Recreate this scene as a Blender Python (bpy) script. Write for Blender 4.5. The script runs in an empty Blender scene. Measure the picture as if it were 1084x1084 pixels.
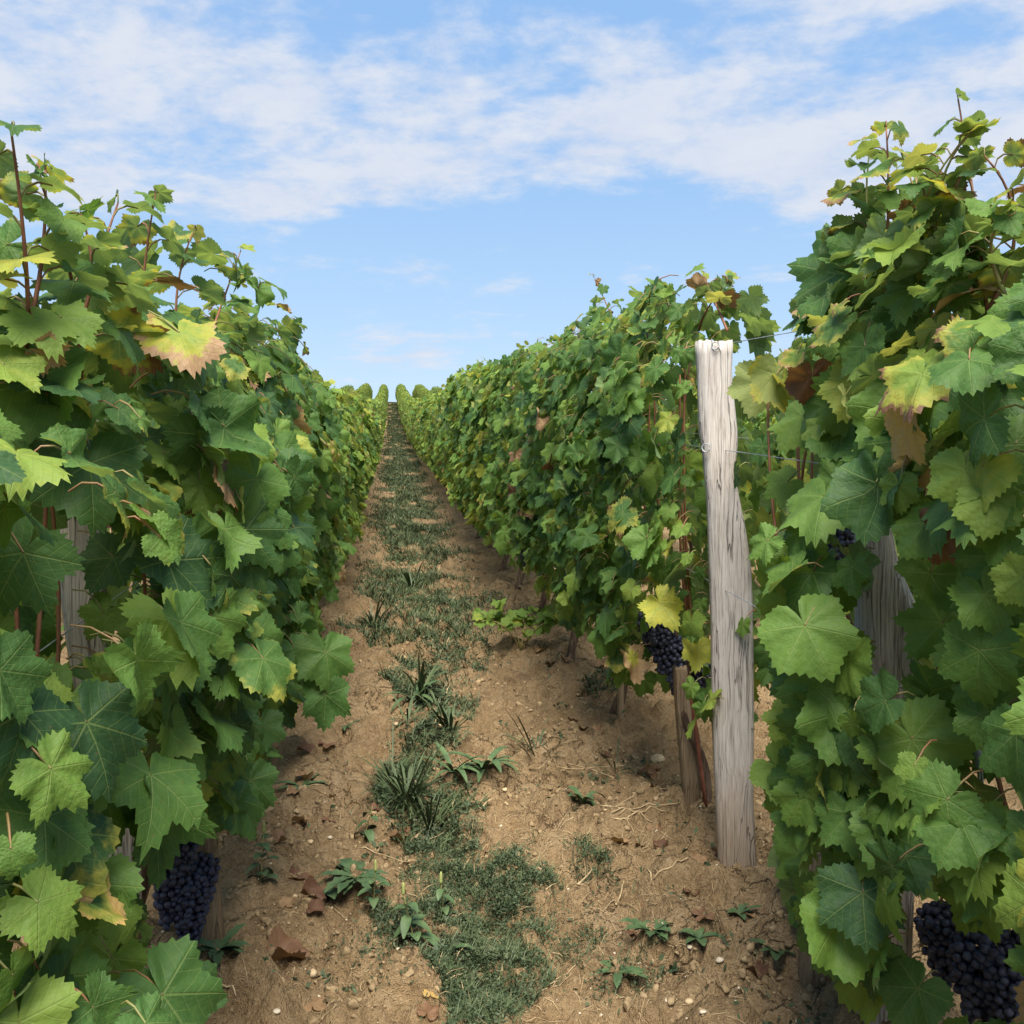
import bpy, math, random
import numpy as np
from mathutils import Vector, Matrix

R = math.radians
rs = np.random.default_rng(7)
random.seed(7)
scene = bpy.context.scene
COL = scene.collection

# ------------------------------------------------------------------ camera, sky, sun, exposure
CAM_H, FPX, YAW = 1.45, 1050.0, R(7.0)
cam_d = bpy.data.cameras.new('camera')
cam_d.sensor_width = 36.0
cam_d.lens = 36.0 * FPX / 1084.0
cam_d.clip_start, cam_d.clip_end = 0.05, 3000
cam = bpy.data.objects.new('camera', cam_d)
COL.objects.link(cam)
cam.location = (0, 0, CAM_H)
cam.rotation_euler = (R(90), 0, -YAW)
scene.camera = cam

SUN_EL, SUN_AZ = R(58), R(181)          # azimuth measured from +Y towards +X
sd = Vector((math.sin(SUN_AZ) * math.cos(SUN_EL), math.cos(SUN_AZ) * math.cos(SUN_EL), math.sin(SUN_EL)))
sun_d = bpy.data.lights.new('sun', 'SUN')
sun_d.energy = 5.0
sun_d.angle = R(40)
sun_d.color = (1.0, 0.93, 0.82)
sun = bpy.data.objects.new('sun', sun_d)
COL.objects.link(sun)
sun.rotation_euler = sd.to_track_quat('Z', 'Y').to_euler()

scene.view_settings.view_transform = 'Standard'
scene.view_settings.look = 'None'
scene.view_settings.exposure = 1.10
scene.view_settings.gamma = 1.0
scene.view_settings.use_curve_mapping = False
scene.render.engine = 'CYCLES'
scene.cycles.max_bounces = 6
scene.cycles.diffuse_bounces = 3
scene.cycles.glossy_bounces = 2
scene.cycles.transmission_bounces = 3
scene.cycles.transparent_max_bounces = 4
scene.cycles.use_denoising = True


# ------------------------------------------------------------------ node expressions
class E:
    """A tiny expression wrapper over shader Math nodes."""
    def __init__(self, nt, sock): self.nt, self.s = nt, sock
    def _m(self, op, *a, clamp=False):
        n = self.nt.nodes.new('ShaderNodeMath'); n.operation = op; n.use_clamp = clamp
        for i, v in enumerate(a):
            if isinstance(v, E): self.nt.links.new(v.s, n.inputs[i])
            else: n.inputs[i].default_value = v
        return E(self.nt, n.outputs[0])
    def __add__(s, o): return s._m('ADD', s, o)
    __radd__ = __add__
    def __sub__(s, o): return s._m('SUBTRACT', s, o)
    def __rsub__(s, o): return s._m('SUBTRACT', o, s)
    def __mul__(s, o): return s._m('MULTIPLY', s, o)
    __rmul__ = __mul__
    def __truediv__(s, o): return s._m('DIVIDE', s, o)
    def f(s, op, *a): return s._m(op, s, *a)
    def clamp(s): return s._m('ADD', s, 0.0, clamp=True)
    def step(s, lo, hi, a=0.0, b=1.0):
        n = s.nt.nodes.new('ShaderNodeMapRange'); n.interpolation_type = 'SMOOTHSTEP'
        s.nt.links.new(s.s, n.inputs[0])
        for i, v in ((1, lo), (2, hi), (3, a), (4, b)):
            if isinstance(v, E): s.nt.links.new(v.s, n.inputs[i])
            else: n.inputs[i].default_value = v
        return E(s.nt, n.outputs[0])


def put(nt, v, sock):
    if isinstance(v, E): nt.links.new(v.s, sock)
    elif hasattr(v, 'is_output'): nt.links.new(v, sock)
    else: sock.default_value = v


def mix(nt, f, a, b, mode='MIX'):
    n = nt.nodes.new('ShaderNodeMix'); n.data_type = 'RGBA'; n.blend_type = mode
    put(nt, f, n.inputs[0])
    for v, s in ((a, n.inputs[6]), (b, n.inputs[7])):
        if isinstance(v, tuple): s.default_value = (*v[:3], 1)
        else: nt.links.new(v, s)
    return n.outputs[2]


def noise(nt, vec, scale, detail=4, rough=0.55, dist=0.0, dim='3D'):
    n = nt.nodes.new('ShaderNodeTexNoise'); n.noise_dimensions = dim
    n.inputs['Scale'].default_value = scale; n.inputs['Detail'].default_value = detail
    n.inputs['Roughness'].default_value = rough; n.inputs['Distortion'].default_value = dist
    if vec is not None: nt.links.new(vec, n.inputs['Vector'])
    return E(nt, n.outputs['Fac'])


def mapping(nt, vec, scale=(1, 1, 1), loc=(0, 0, 0), rot=(0, 0, 0)):
    n = nt.nodes.new('ShaderNodeMapping')
    n.inputs['Scale'].default_value = scale; n.inputs['Location'].default_value = loc; n.inputs['Rotation'].default_value = rot
    nt.links.new(vec, n.inputs['Vector'])
    return n.outputs[0]


def coords(nt, kind='Object'):
    return nt.nodes.new('ShaderNodeTexCoord').outputs[kind]


def ramp(nt, fac, stops):
    n = nt.nodes.new('ShaderNodeValToRGB')
    put(nt, fac, n.inputs[0])
    e = n.color_ramp.elements
    while len(e) < len(stops): e.new(0.5)
    for el, (p, c) in zip(e, stops):
        el.position = p; el.color = (*c, 1)
    return n.outputs[0]


def bump(nt, h, strength=0.5, dist=0.01):
    n = nt.nodes.new('ShaderNodeBump')
    n.inputs['Strength'].default_value = strength; n.inputs['Distance'].default_value = dist
    put(nt, h, n.inputs['Height'])
    return n.outputs[0]


def new_mat(name):
    m = bpy.data.materials.new(name); m.use_nodes = True
    nt = m.node_tree
    for n in list(nt.nodes): nt.nodes.remove(n)
    out = nt.nodes.new('ShaderNodeOutputMaterial')
    return m, nt, out


def principled(nt, out, color, rough=0.6, spec=0.3, normal=None, metallic=0.0):
    p = nt.nodes.new('ShaderNodeBsdfPrincipled')
    if isinstance(color, tuple): p.inputs['Base Color'].default_value = (*color[:3], 1)
    else: nt.links.new(color, p.inputs['Base Color'])
    put(nt, rough, p.inputs['Roughness']); put(nt, spec, p.inputs['Specular IOR Level'])
    p.inputs['Metallic'].default_value = metallic
    if normal is not None: nt.links.new(normal, p.inputs['Normal'])
    if out is not None: nt.links.new(p.outputs[0], out.inputs['Surface'])
    return p


def _sky_uv(px, py):
    x, y = (px - 542) / FPX, (542 - py) / FPX
    d = Vector((math.sin(YAW) + math.cos(YAW) * x, math.cos(YAW) - math.sin(YAW) * x, y)).normalized()
    return d.x / (max(d.z, 0) + .16), d.y / (max(d.z, 0) + .16)


CLOUD_BANKS = [(*_sky_uv(px, py), rx, ry, a) for px, py, rx, ry, a in (
    (150, 75, .55, .42, 1.1), (330, 120, .32, .30, .8), (480, 150, .26, .2, .5), (90, 150, .35, .25, .6), (250, 205, .30, .16, .45), (620, 85, .18, .13, .3), (640, 215, .3, .15, -.5), (420, 240, .3, .12, -.3),
    (760, 130, .28, .24, .85), (940, 60, .42, .34, 1.1), (1040, 150, .40, .30, .8), (830, 235, .30, .18, .5), (880, 170, .25, .22, .6), (560, 15, .22, .14, -.8), (545, 115, .14, .12, -.6), (390, 20, .16, .10, -.5), (700, 190, .2, .1, -.4),
    (440, 375, .6, .6, .45), (720, 300, .4, .2, .2), (300, 205, .3, .12, .4), (-300, 60, .7, .5, .8), (1400, 80, .7, .5, .8), (500, -300, .4, .2, .5))]

# ------------------------------------------------------------------ world: sky with thin broken cloud
world = bpy.data.worlds.new('World'); scene.world = world
world.use_nodes = True
nt = world.node_tree
for n in list(nt.nodes): nt.nodes.remove(n)
wo = nt.nodes.new('ShaderNodeOutputWorld')
bg = nt.nodes.new('ShaderNodeBackground'); bg.inputs['Strength'].default_value = 0.105
sky = nt.nodes.new('ShaderNodeTexSky'); sky.sky_type = 'NISHITA'; sky.sun_disc = False
sky.sun_elevation, sky.sun_rotation = SUN_EL, SUN_AZ
sky.air_density, sky.dust_density, sky.ozone_density = 1.0, 0.6, 1.5
gen = coords(nt, 'Generated')
sep = nt.nodes.new('ShaderNodeSeparateXYZ'); nt.links.new(gen, sep.inputs[0])
sx, sy, sz = (E(nt, sep.outputs[i]) for i in range(3))
den = sz.f('MAXIMUM', 0.0) + 0.16
cmb = nt.nodes.new('ShaderNodeCombineXYZ')
put(nt, sx / den, cmb.inputs[0]); put(nt, sy / den, cmb.inputs[1])
cv = mapping(nt, cmb.outputs[0], scale=(1.0, 1.0, 1), loc=(3.1, 1.7, 0), rot=(0, 0, R(14)))
warp = noise(nt, cv, 2.2, 3, 0.5)
s3 = nt.nodes.new('ShaderNodeSeparateXYZ'); nt.links.new(cmb.outputs[0], s3.inputs[0])
qx, qy = E(nt, s3.outputs[0]) + (warp - 0.5) * 0.5, E(nt, s3.outputs[1]) + (warp - 0.5) * -0.5
bank = None
for (ux, uy, rx, ry, amp) in CLOUD_BANKS:                 # drifting banks of altocumulus, placed in the sky's own plane
    dx, dy = (qx - ux) * (1 / rx), (qy - uy) * (1 / ry)
    g = ((dx * dx + dy * dy) * -1.0).f('EXPONENT') * amp
    bank = g if bank is None else bank + g
mid_ = noise(nt, mapping(nt, cv, scale=(0.9, 1.1, 1)), 2.4, 4, 0.55, 0.2)
fine = noise(nt, mapping(nt, cv, scale=(0.9, 1.1, 1)), 5.5, 9, 0.62, 0.15)
fleck = noise(nt, cv, 17.0, 6, 0.6, 0.1)
cl = bank.f('MINIMUM', 1.0) * 0.30 + mid_ * 0.75 + fine * 0.80 + fleck * 0.28
mask = cl.step(0.98, 1.31) * 0.95
cloud_col = mix(nt, fine.step(0.35, 0.7), (3.0, 3.3, 3.9), (3.4, 3.6, 4.0))
sky_col = ramp(nt, sz, [(0.0, (3.0, 3.75, 4.55)), (0.10, (2.75, 3.6, 4.5)), (0.2, (2.1, 3.1, 4.35)), (0.35, (1.45, 2.5, 4.1)), (1.0, (0.9, 1.8, 3.6))])
sky_col = mix(nt, 0.92, sky.outputs[0], sky_col)
fin = mix(nt, mask, sky_col, cloud_col)
nt.links.new(fin, bg.inputs['Color'])
nt.links.new(bg.outputs[0], wo.inputs['Surface'])

# ------------------------------------------------------------------ numpy noise
def _hash(ix, iy, seed):
    h = (ix.astype(np.int64) * 374761393 + iy.astype(np.int64) * 668265263 + seed * 974711) & 0x7fffffff
    h = ((h ^ (h >> 13)) * 1274126177) & 0x7fffffff
    h = (h ^ (h >> 16)) & 0xffff
    return h / 65535.0


def vnoise(x, y, seed=0):
    x, y = np.asarray(x, float), np.asarray(y, float)
    ix, iy = np.floor(x), np.floor(y)
    fx, fy = x - ix, y - iy
    fx, fy = fx * fx * (3 - 2 * fx), fy * fy * (3 - 2 * fy)
    a, b = _hash(ix, iy, seed), _hash(ix + 1, iy, seed)
    c, d = _hash(ix, iy + 1, seed), _hash(ix + 1, iy + 1, seed)
    return (a + (b - a) * fx) * (1 - fy) + (c + (d - c) * fx) * fy


def fbm(x, y, seed=0, octs=4, gain=0.5):
    s, a, t = 0.0, 1.0, 0.0
    for i in range(octs):
        s = s + a * vnoise(x * 2.03 ** i + 13.7 * i, y * 2.03 ** i - 7.3 * i, seed + i); t += a; a *= gain
    return s / t


def lumps(x, y, cell, seed):
    """Cellular clods: rounded bumps of random size, one per jittered cell."""
    gx, gy = np.asarray(x) / cell, np.asarray(y) / cell
    ix, iy = np.floor(gx), np.floor(gy)
    h = np.zeros_like(gx)
    for dx in (-1, 0, 1):
        for dy in (-1, 0, 1):
            jx, jy = ix + dx, iy + dy
            px = jx + 0.15 + 0.7 * _hash(jx, jy, seed); py = jy + 0.15 + 0.7 * _hash(jx, jy, seed + 1)
            r = 0.18 + 0.62 * _hash(jx, jy, seed + 2) ** 2
            d2 = ((gx - px) ** 2 + (gy - py) ** 2) / (r * r)
            h = np.maximum(h, np.sqrt(np.clip(1 - d2, 0, 1)) * r)
    return h * cell


# ------------------------------------------------------------------ terrain
ROW_L, ROW_R, ROW_R2, ROW_L2 = -0.59, 1.06, 2.70, -2.22
SLOPE = 0.1247


def hill(y):
    y = np.asarray(y, float)
    t = np.clip(y / 95.0, 0, 1)
    dip = 0.8 * np.sin(np.pi * t) ** 1.3
    over = np.clip(y - 95, 0, None)
    fall = np.where(over < 32, 0.004 * over ** 2, 0.004 * 32 ** 2 + 0.256 * (over - 32))
    return SLOPE * y - dip - fall


def ground_z(x, y):
    x, y = np.asarray(x, float), np.asarray(y, float)
    z = hill(y)
    ph = np.cos((x - ROW_R) * 2 * np.pi / 1.64)
    z = z + 0.035 * np.clip(ph, -0.2, 1) ** 1
    k = 1.0 / (1.0 + (np.clip(y - 3, 0, None) / 9.0) ** 2)
    wx, wy = x + 0.10 * (fbm(x * 5, y * 5, 31, 2) - .5), y + 0.10 * (fbm(x * 5, y * 5, 37, 2) - .5)
    z = z + (fbm(x * 2.2, y * 2.2, 3, 4) - 0.5) * 0.085 * (0.4 + 0.6 * k)
    z = z + (fbm(x * 11, y * 11, 9, 4, 0.6) - 0.5) * 0.060 * k + (np.abs(fbm(x * 24, y * 24, 19, 3, 0.6) - 0.5)) * -0.045 * k
    z = z + k * lumps(wx, wy, 0.16, 51) * 1.15 * fbm(x * 1.6, y * 1.6, 77, 2)
    z = z + k * lumps(wx, wy, 0.07, 61) * 1.3 * np.clip(fbm(x * 3.1, y * 3.1, 87, 2) * 1.6 - 0.35, 0, 1)
    z = z + k * lumps(x, y, 0.03, 71) * 0.9 * np.clip(fbm(x * 4.1, y * 4.1, 97, 2) * 2 - 0.6, 0, 1)
    return z


FWD = np.array([math.sin(YAW), math.cos(YAW), 0]); RGT = np.array([math.cos(YAW), -math.sin(YAW), 0])


def ray(px, py):
    return FWD + RGT * ((px - 542) / FPX) + np.array([0, 0, (542 - py) / FPX])


CAMP = np.array([0, 0, CAM_H])


def at(px, py, depth):
    return CAMP + ray(px, py) * depth


def on_ground(px, py):
    d = ray(px, py)
    t = np.arange(0.5, 110, 0.004)
    p = CAMP[None] + d[None] * t[:, None]
    i = int(np.argmax(p[:, 2] <= hill(p[:, 1]) + 0.01))
    tt = np.arange(max(.4, t[i] - .9), t[i] + .5, .004)
    p = CAMP[None] + d[None] * tt[:, None]
    g = ground_z(p[:, 0], p[:, 1])
    i = int(np.argmax(p[:, 2] <= g)); q = p[i].copy(); q[2] = float(g[i])
    return q


def on_row(px, py, x):
    d = ray(px, py)
    return CAMP + d * (x / d[0])


# ------------------------------------------------------------------ mesh building
class MB:
    def __init__(self): self.v, self.l, self.n, self.m, self.k, self.uv, self.tone = [], [], [], [], 0, [], []
    def add(self, verts, faces, mat=0, uv=None, tone=None):
        verts = np.asarray(verts, float)
        for f in faces:
            self.l.extend(i + self.k for i in f); self.n.append(len(f)); self.m.append(mat)
        self.v.append(verts); self.k += len(verts)
        self.uv.append(np.zeros((len(verts), 2)) if uv is None else uv)
        self.tone.append(np.tile([0.4, 0, .5, 1], (len(verts), 1)) if tone is None else tone)
    def addnp(self, verts, loops, totals, mat=0, uv=None, tone=None):
        self.v.append(verts.reshape(-1, 3)); self.l.extend((loops + self.k).ravel().tolist()); self.n.extend(totals.tolist())
        self.m.extend([mat] * len(totals)); self.k += verts.size // 3
        nv = verts.size // 3
        self.uv.append(np.zeros((nv, 2)) if uv is None else uv.reshape(-1, 2))
        self.tone.append(np.tile([0.4, 0, .5, 1], (nv, 1)) if tone is None else tone.reshape(-1, 4))
    def tube(self, pts, radii, sides=6, mat=0, cap=True):
        pts = np.asarray(pts, float); n = len(pts)
        radii = np.broadcast_to(np.asarray(radii, float), (n,))
        tan = np.gradient(pts, axis=0); tan /= np.linalg.norm(tan, axis=1)[:, None] + 1e-9
        ref = np.array([0.31, 0.2, 0.93]) if abs(tan[0, 2]) < 0.8 else np.array([1.0, 0.13, 0])
        u = np.cross(tan, ref); u /= np.linalg.norm(u, axis=1)[:, None] + 1e-9
        w = np.cross(tan, u)
        a = np.arange(sides) * 2 * np.pi / sides
        ring = pts[:, None] + radii[:, None, None] * (np.cos(a)[None, :, None] * u[:, None] + np.sin(a)[None, :, None] * w[:, None])
        fs = [(i * sides + j, i * sides + (j + 1) % sides, (i + 1) * sides + (j + 1) % sides, (i + 1) * sides + j) for i in range(n - 1) for j in range(sides)]
        if cap:
            fs.append(tuple(range(sides))[::-1]); fs.append(tuple((n - 1) * sides + j for j in range(sides)))
        self.add(ring.reshape(-1, 3), fs, mat)
    def mesh(self, name, mats, smooth=True):
        me = bpy.data.meshes.new(name)
        v = np.concatenate(self.v).astype(np.float32)
        me.vertices.add(len(v)); me.vertices.foreach_set('co', v.ravel())
        tot = np.array(self.n, np.int32); st = np.concatenate([[0], np.cumsum(tot)[:-1]]).astype(np.int32)
        lo = np.array(self.l, np.int32)
        me.loops.add(len(lo)); me.loops.foreach_set('vertex_index', lo)
        me.polygons.add(len(tot)); me.polygons.foreach_set('loop_start', st)
        try: me.polygons.foreach_set('loop_total', tot)
        except Exception: pass
        me.polygons.foreach_set('material_index', np.array(self.m, np.int32))
        me.polygons.foreach_set('use_smooth', np.full(len(tot), smooth))
        me.update(calc_edges=True)
        uvl = me.uv_layers.new(name='UVMap')
        uvl.data.foreach_set('uv', np.concatenate(self.uv).astype(np.float32)[lo].ravel())
        ca = me.attributes.new('tone', 'FLOAT_COLOR', 'POINT')
        ca.data.foreach_set('color', np.concatenate(self.tone).astype(np.float32).ravel())
        for m in mats: me.materials.append(m)
        me.validate()
        return me
    def build(self, name, mats, parent=None, smooth=True, loc=None):
        if not isinstance(mats, (list, tuple)): mats = [mats]
        o = bpy.data.objects.new(name, self.mesh(name, mats, smooth))
        COL.objects.link(o)
        if parent is not None: o.parent = parent
        if loc is not None: o.location = loc
        return o


def tag(o, label=None, cat=None, group=None, kind=None):
    if label: o['label'] = label
    if cat: o['category'] = cat
    if group: o['group'] = group
    if kind: o['kind'] = kind
    return o


def thing(name, loc, label, cat, group=None, rz=0.0):
    o = bpy.data.objects.new(name, None); COL.objects.link(o)
    o.empty_display_size = 0.1
    o.location = [float(c) for c in loc]; o.rotation_euler = (0, 0, rz)
    return tag(o, label, cat, group)


def dup(root, loc, rz=0.0, sc=1.0, label=None, group=None):
    r = root.copy(); COL.objects.link(r)
    r.location = [float(c) for c in loc]; r.rotation_euler = (0, 0, rz); r.scale = (sc, sc, sc) if not isinstance(sc, tuple) else sc
    if label: r['label'] = label
    if group: r['group'] = group
    for ch in list(root.children):
        c = ch.copy(); COL.objects.link(c); c.parent = r
        for g in list(ch.children):
            d = g.copy(); COL.objects.link(d); d.parent = c
    return r


# ------------------------------------------------------------------ materials
def leaf_material(name, veins=True, bright=1.0):
    m, nt, out = new_mat(name)
    att = nt.nodes.new('ShaderNodeAttribute'); att.attribute_name = 'tone'
    sp = nt.nodes.new('ShaderNodeSeparateColor'); nt.links.new(att.outputs['Color'], sp.inputs[0])
    hue, wither, rnd = (E(nt, sp.outputs[i]) for i in range(3))
    geo = nt.nodes.new('ShaderNodeNewGeometry')
    back = E(nt, geo.outputs['Backfacing'])
    pos = geo.outputs['Position']
    uvn = nt.nodes.new('ShaderNodeUVMap'); uvn.uv_map = 'UVMap'
    s2 = nt.nodes.new('ShaderNodeSeparateXYZ'); nt.links.new(uvn.outputs[0], s2.inputs[0])
    x, y = E(nt, s2.outputs[0]), E(nt, s2.outputs[1])
    r = (x * x + y * y).f('SQRT')
    mott = noise(nt, pos, 55, 4, 0.6)
    top = ramp(nt, (hue + (mott - 0.5) * 0.28).clamp(), [(0.0, (0.030, 0.076, 0.029)), (0.3, (0.064, 0.138, 0.031)), (0.55, (0.112, 0.200, 0.036)), (0.8, (0.185, 0.265, 0.046)), (1.0, (0.36, 0.34, 0.05))])
    under = ramp(nt, (hue + (mott - 0.5) * 0.2).clamp(), [(0.0, (0.10, 0.165, 0.085)), (0.5, (0.15, 0.225, 0.085)), (1.0, (0.33, 0.33, 0.11))])
    col = mix(nt, back, top, under)
    normal = None
    if veins:
        th = x.f('ABSOLUTE').f('ARCTAN2', y)
        big_n = noise(nt, pos, 16, 2, 0.5)
        main = None
        for a in (0.0, R(52), R(108)):
            d = th - a
            u, v = r * d.f('COSINE'), (r * d.f('SINE')).f('ABSOLUTE')
            k = v.step((r * -0.012) + 0.021, (r * -0.008) + 0.009) * u.step(-0.01, 0.02)
            main = k if main is None else main.f('MAXIMUM', k)
        s1, s3 = th.f('GREATER_THAN', R(26)), th.f('GREATER_THAN', R(80))
        dl = th - s1 * R(52) - s3 * R(56)
        u, v = r * dl.f('COSINE'), (r * dl.f('SINE')).f('ABSOLUTE')
        st = ((u - v * (0.75 + s1 * 0.2) + (big_n - 0.5) * 0.22) * 5.6).f('FRACT') - 0.5
        sec = st.f('ABSOLUTE').step(0.09, 0.03) * v.step(0.45, 0.08) * 0.45
        st2 = ((v + u * 0.3 + (mott - .5) * 0.05) * 17.0).f('FRACT') - 0.5
        ter = st2.f('ABSOLUTE').step(0.14, 0.05) * 0.3
        vein = main.f('MAXIMUM', sec)
        vcol = mix(nt, back, (0.25, 0.32, 0.10), (0.33, 0.37, 0.16))
        col = mix(nt, vein * 0.36 + ter * 0.07, col, vcol)
        vo = nt.nodes.new('ShaderNodeTexVoronoi'); vo.inputs['Scale'].default_value = 9.0
        nt.links.new(uvn.outputs[0], vo.inputs['Vector'])
        puff = E(nt, vo.outputs['Distance'])
        h = (0.0 - main) * 1.0 - sec * 0.7 - ter * 0.4 - puff * 0.8 + mott * 0.35
        normal = bump(nt, h * (1.0 - back * 1.7), 0.5, 0.0032)
    # dry margins and wholly dry leaves
    wn = noise(nt, pos, 38, 3, 0.6)
    edge = (r * 0.75 + (wn - 0.5) * 0.9 + wither * 1.15).step(1.12, 1.28) * wither.step(0.02, 0.10)
    dry = ramp(nt, (rnd * 0.75 + mott * 0.3).clamp(), [(0.0, (0.060, 0.028, 0.018)), (0.3, (0.13, 0.066, 0.036)), (0.55, (0.22, 0.130, 0.068)), (0.78, (0.33, 0.220, 0.110)), (1.0, (0.48, 0.31, 0.05))])
    halo = (r * 0.75 + (wn - 0.5) * 0.9 + wither * 1.15).step(0.86, 1.15) * wither.step(0.02, 0.10)
    col = mix(nt, halo * 0.75, col, (0.36, 0.34, 0.06))
    col = mix(nt, edge, col, dry)
    spots = noise(nt, pos, 130, 2, 0.5).step(0.70, 0.76) * 0.55
    col = mix(nt, spots * rnd, col, (0.16, 0.10, 0.05))
    if bright != 1.0: col = mix(nt, 1.0, col, (bright, bright, bright), 'MULTIPLY')
    p = principled(nt, None, col, (mott * 0.25 + 0.42), 0.24 - 0.14 * back, normal)
    tr = nt.nodes.new('ShaderNodeBsdfTranslucent')
    nt.links.new(mix(nt, 1.0, col, (1.9, 1.75, 0.8), 'MULTIPLY'), tr.inputs['Color'])
    ms = nt.nodes.new('ShaderNodeMixShader')
    put(nt, 0.35 - edge * 0.2, ms.inputs[0])
    nt.links.new(p.outputs[0], ms.inputs[1]); nt.links.new(tr.outputs[0], ms.inputs[2])
    nt.links.new(ms.outputs[0], out.inputs['Surface'])
    return m


def simple_mat(name, c1, c2, scale=40, rough=0.6, spec=0.25, bstr=0.0, stretch=(1, 1, 1), bdist=0.002, detail=5):
    m, nt, out = new_mat(name)
    v = mapping(nt, coords(nt), scale=stretch)
    n = noise(nt, v, scale, detail, 0.6)
    col = mix(nt, n.step(0.3, 0.7), c1, c2)
    principled(nt, out, col, rough, spec, bump(nt, n, bstr, bdist) if bstr else None)
    return m


def wood_material(name, light, mid, dark, warm_base=True):
    m, nt, out = new_mat(name)
    oc = coords(nt)
    wob = noise(nt, oc, 6, 2, 0.5)
    nd = nt.nodes.new('ShaderNodeVectorMath'); nd.operation = 'ADD'
    cm = nt.nodes.new('ShaderNodeCombineXYZ'); put(nt, (wob - 0.5) * 0.02, cm.inputs[0]); put(nt, (wob - .5) * 0.012, cm.inputs[1])
    nt.links.new(oc, nd.inputs[0]); nt.links.new(cm.outputs[0], nd.inputs[1])
    wv = nd.outputs[0]
    grain = noise(nt, mapping(nt, wv, scale=(1, 1, 0.04)), 210, 6, 0.65)
    fib = noise(nt, mapping(nt, wv, scale=(1, 1, 0.03)), 420, 3, 0.6)
    crack = noise(nt, mapping(nt, wv, scale=(1, 1, 0.05)), 38, 3, 0.5)
    patch = noise(nt, mapping(nt, oc, scale=(1, 1, 0.4)), 9, 4, 0.6)
    cr = (crack - 0.5).f('ABSOLUTE').step(0.018, 0.003) * patch.step(0.35, 0.6)
    col = ramp(nt, (grain * 0.6 + fib * 0.4).step(0.3, 0.7), [(0.0, dark), (0.35, mid), (0.75, light), (1.0, tuple(min(1, c * 1.12) for c in light))])
    col = mix(nt, patch.step(0.5, 0.72) * 0.45, col, mid)
    col = mix(nt, cr * 0.55, col, tuple(c * 0.28 for c in dark))
    if warm_base:
        s3 = nt.nodes.new('ShaderNodeSeparateXYZ'); nt.links.new(oc, s3.inputs[0])
        z = E(nt, s3.outputs[2])
        col = mix(nt, (z + (patch - 0.5) * 0.35).step(0.30, 0.02) * 0.7, col, (0.23, 0.155, 0.085))
    h = grain * 0.5 + fib * 0.4 - cr * 1.4
    principled(nt, out, col, 0.85, 0.12, bump(nt, h, 0.8, 0.006))
    return m


M_LEAF = leaf_material('vine_leaf')
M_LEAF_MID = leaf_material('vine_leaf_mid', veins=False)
M_PETIOLE = simple_mat('leaf_stalk', (0.15, 0.18, 0.055), (0.20, 0.075, 0.045), 9, 0.5, 0.3)
M_CANE = simple_mat('red_brown_cane', (0.13, 0.05, 0.028), (0.24, 0.11, 0.055), 60, 0.6, 0.25, 0.3, (1, 1, 0.2))
M_GREENCANE = simple_mat('green_cane', (0.22, 0.24, 0.07), (0.26, 0.15, 0.06), 14, 0.5, 0.3)
M_BARK = simple_mat('vine_bark', (0.055, 0.036, 0.026), (0.19, 0.13, 0.09), 75, 0.95, 0.1, 1.0, (1, 1, 0.15), 0.012)
M_POST = wood_material('weathered_wood', (0.49, 0.45, 0.41), (0.385, 0.345, 0.31), (0.18, 0.155, 0.135))
M_POST2 = wood_material('shade_lightened_wood', (0.54, 0.49, 0.44), (0.40, 0.355, 0.32), (0.18, 0.155, 0.135))  # wood colour lightened to make up for the shade among the leaves
M_STAKE = wood_material('tan_wood', (0.40, 0.30, 0.20), (0.25, 0.18, 0.115), (0.09, 0.06, 0.04))
M_WIRE = simple_mat('galvanised_wire', (0.22, 0.24, 0.26), (0.36, 0.38, 0.39), 30, 0.5, 0.5)
M_RUST = simple_mat('rusty_rod', (0.15, 0.05, 0.03), (0.24, 0.09, 0.05), 50, 0.75, 0.2, 0.3)
M_GREYMETAL = simple_mat('blue_grey_metal', (0.20, 0.25, 0.31), (0.34, 0.38, 0.43), 60, 0.45, 0.5)
M_STRAW = simple_mat('straw', (0.24, 0.17, 0.09), (0.47, 0.36, 0.21), 25, 0.8, 0.15)
M_STONE = simple_mat('limestone', (0.40, 0.29, 0.16), (0.54, 0.42, 0.26), 30, 0.85, 0.2, 0.5)
M_PALE = simple_mat('pale_stone', (0.42, 0.35, 0.25), (0.56, 0.48, 0.36), 40, 0.85, 0.2, 0.3)
M_GRASS = simple_mat('grass_blade', (0.040, 0.060, 0.026), (0.075, 0.100, 0.042), 12, 0.55, 0.25)
M_WEED = simple_mat('weed_leaf', (0.042, 0.078, 0.032), (0.080, 0.125, 0.050), 25, 0.55, 0.25)
M_MAT = simple_mat('creeping_leaf', (0.034, 0.055, 0.027), (0.080, 0.105, 0.052), 20, 0.6, 0.2)
M_SPIKE = simple_mat('flower_spike', (0.20, 0.24, 0.07), (0.33, 0.35, 0.13), 200, 0.8, 0.1, 0.6)
M_SOILBIT = simple_mat('soil_clod', (0.17, 0.12, 0.066), (0.33, 0.242, 0.138), 30, 0.95, 0.05, 0.8, bdist=0.006)

# grapes: blue-black skin with a dusty bloom
m, nt, out = new_mat('grape_skin')
oc = coords(nt)
bl = noise(nt, oc, 95, 4, 0.6)
big_ = noise(nt, oc, 18, 2, 0.5)
gc = mix(nt, (bl * 0.6 + big_ * 0.4).step(0.32, 0.62), (0.020, 0.016, 0.030), (0.062, 0.072, 0.120))
principled(nt, out, gc, 0.48, 0.35)
M_GRAPE = m

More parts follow.
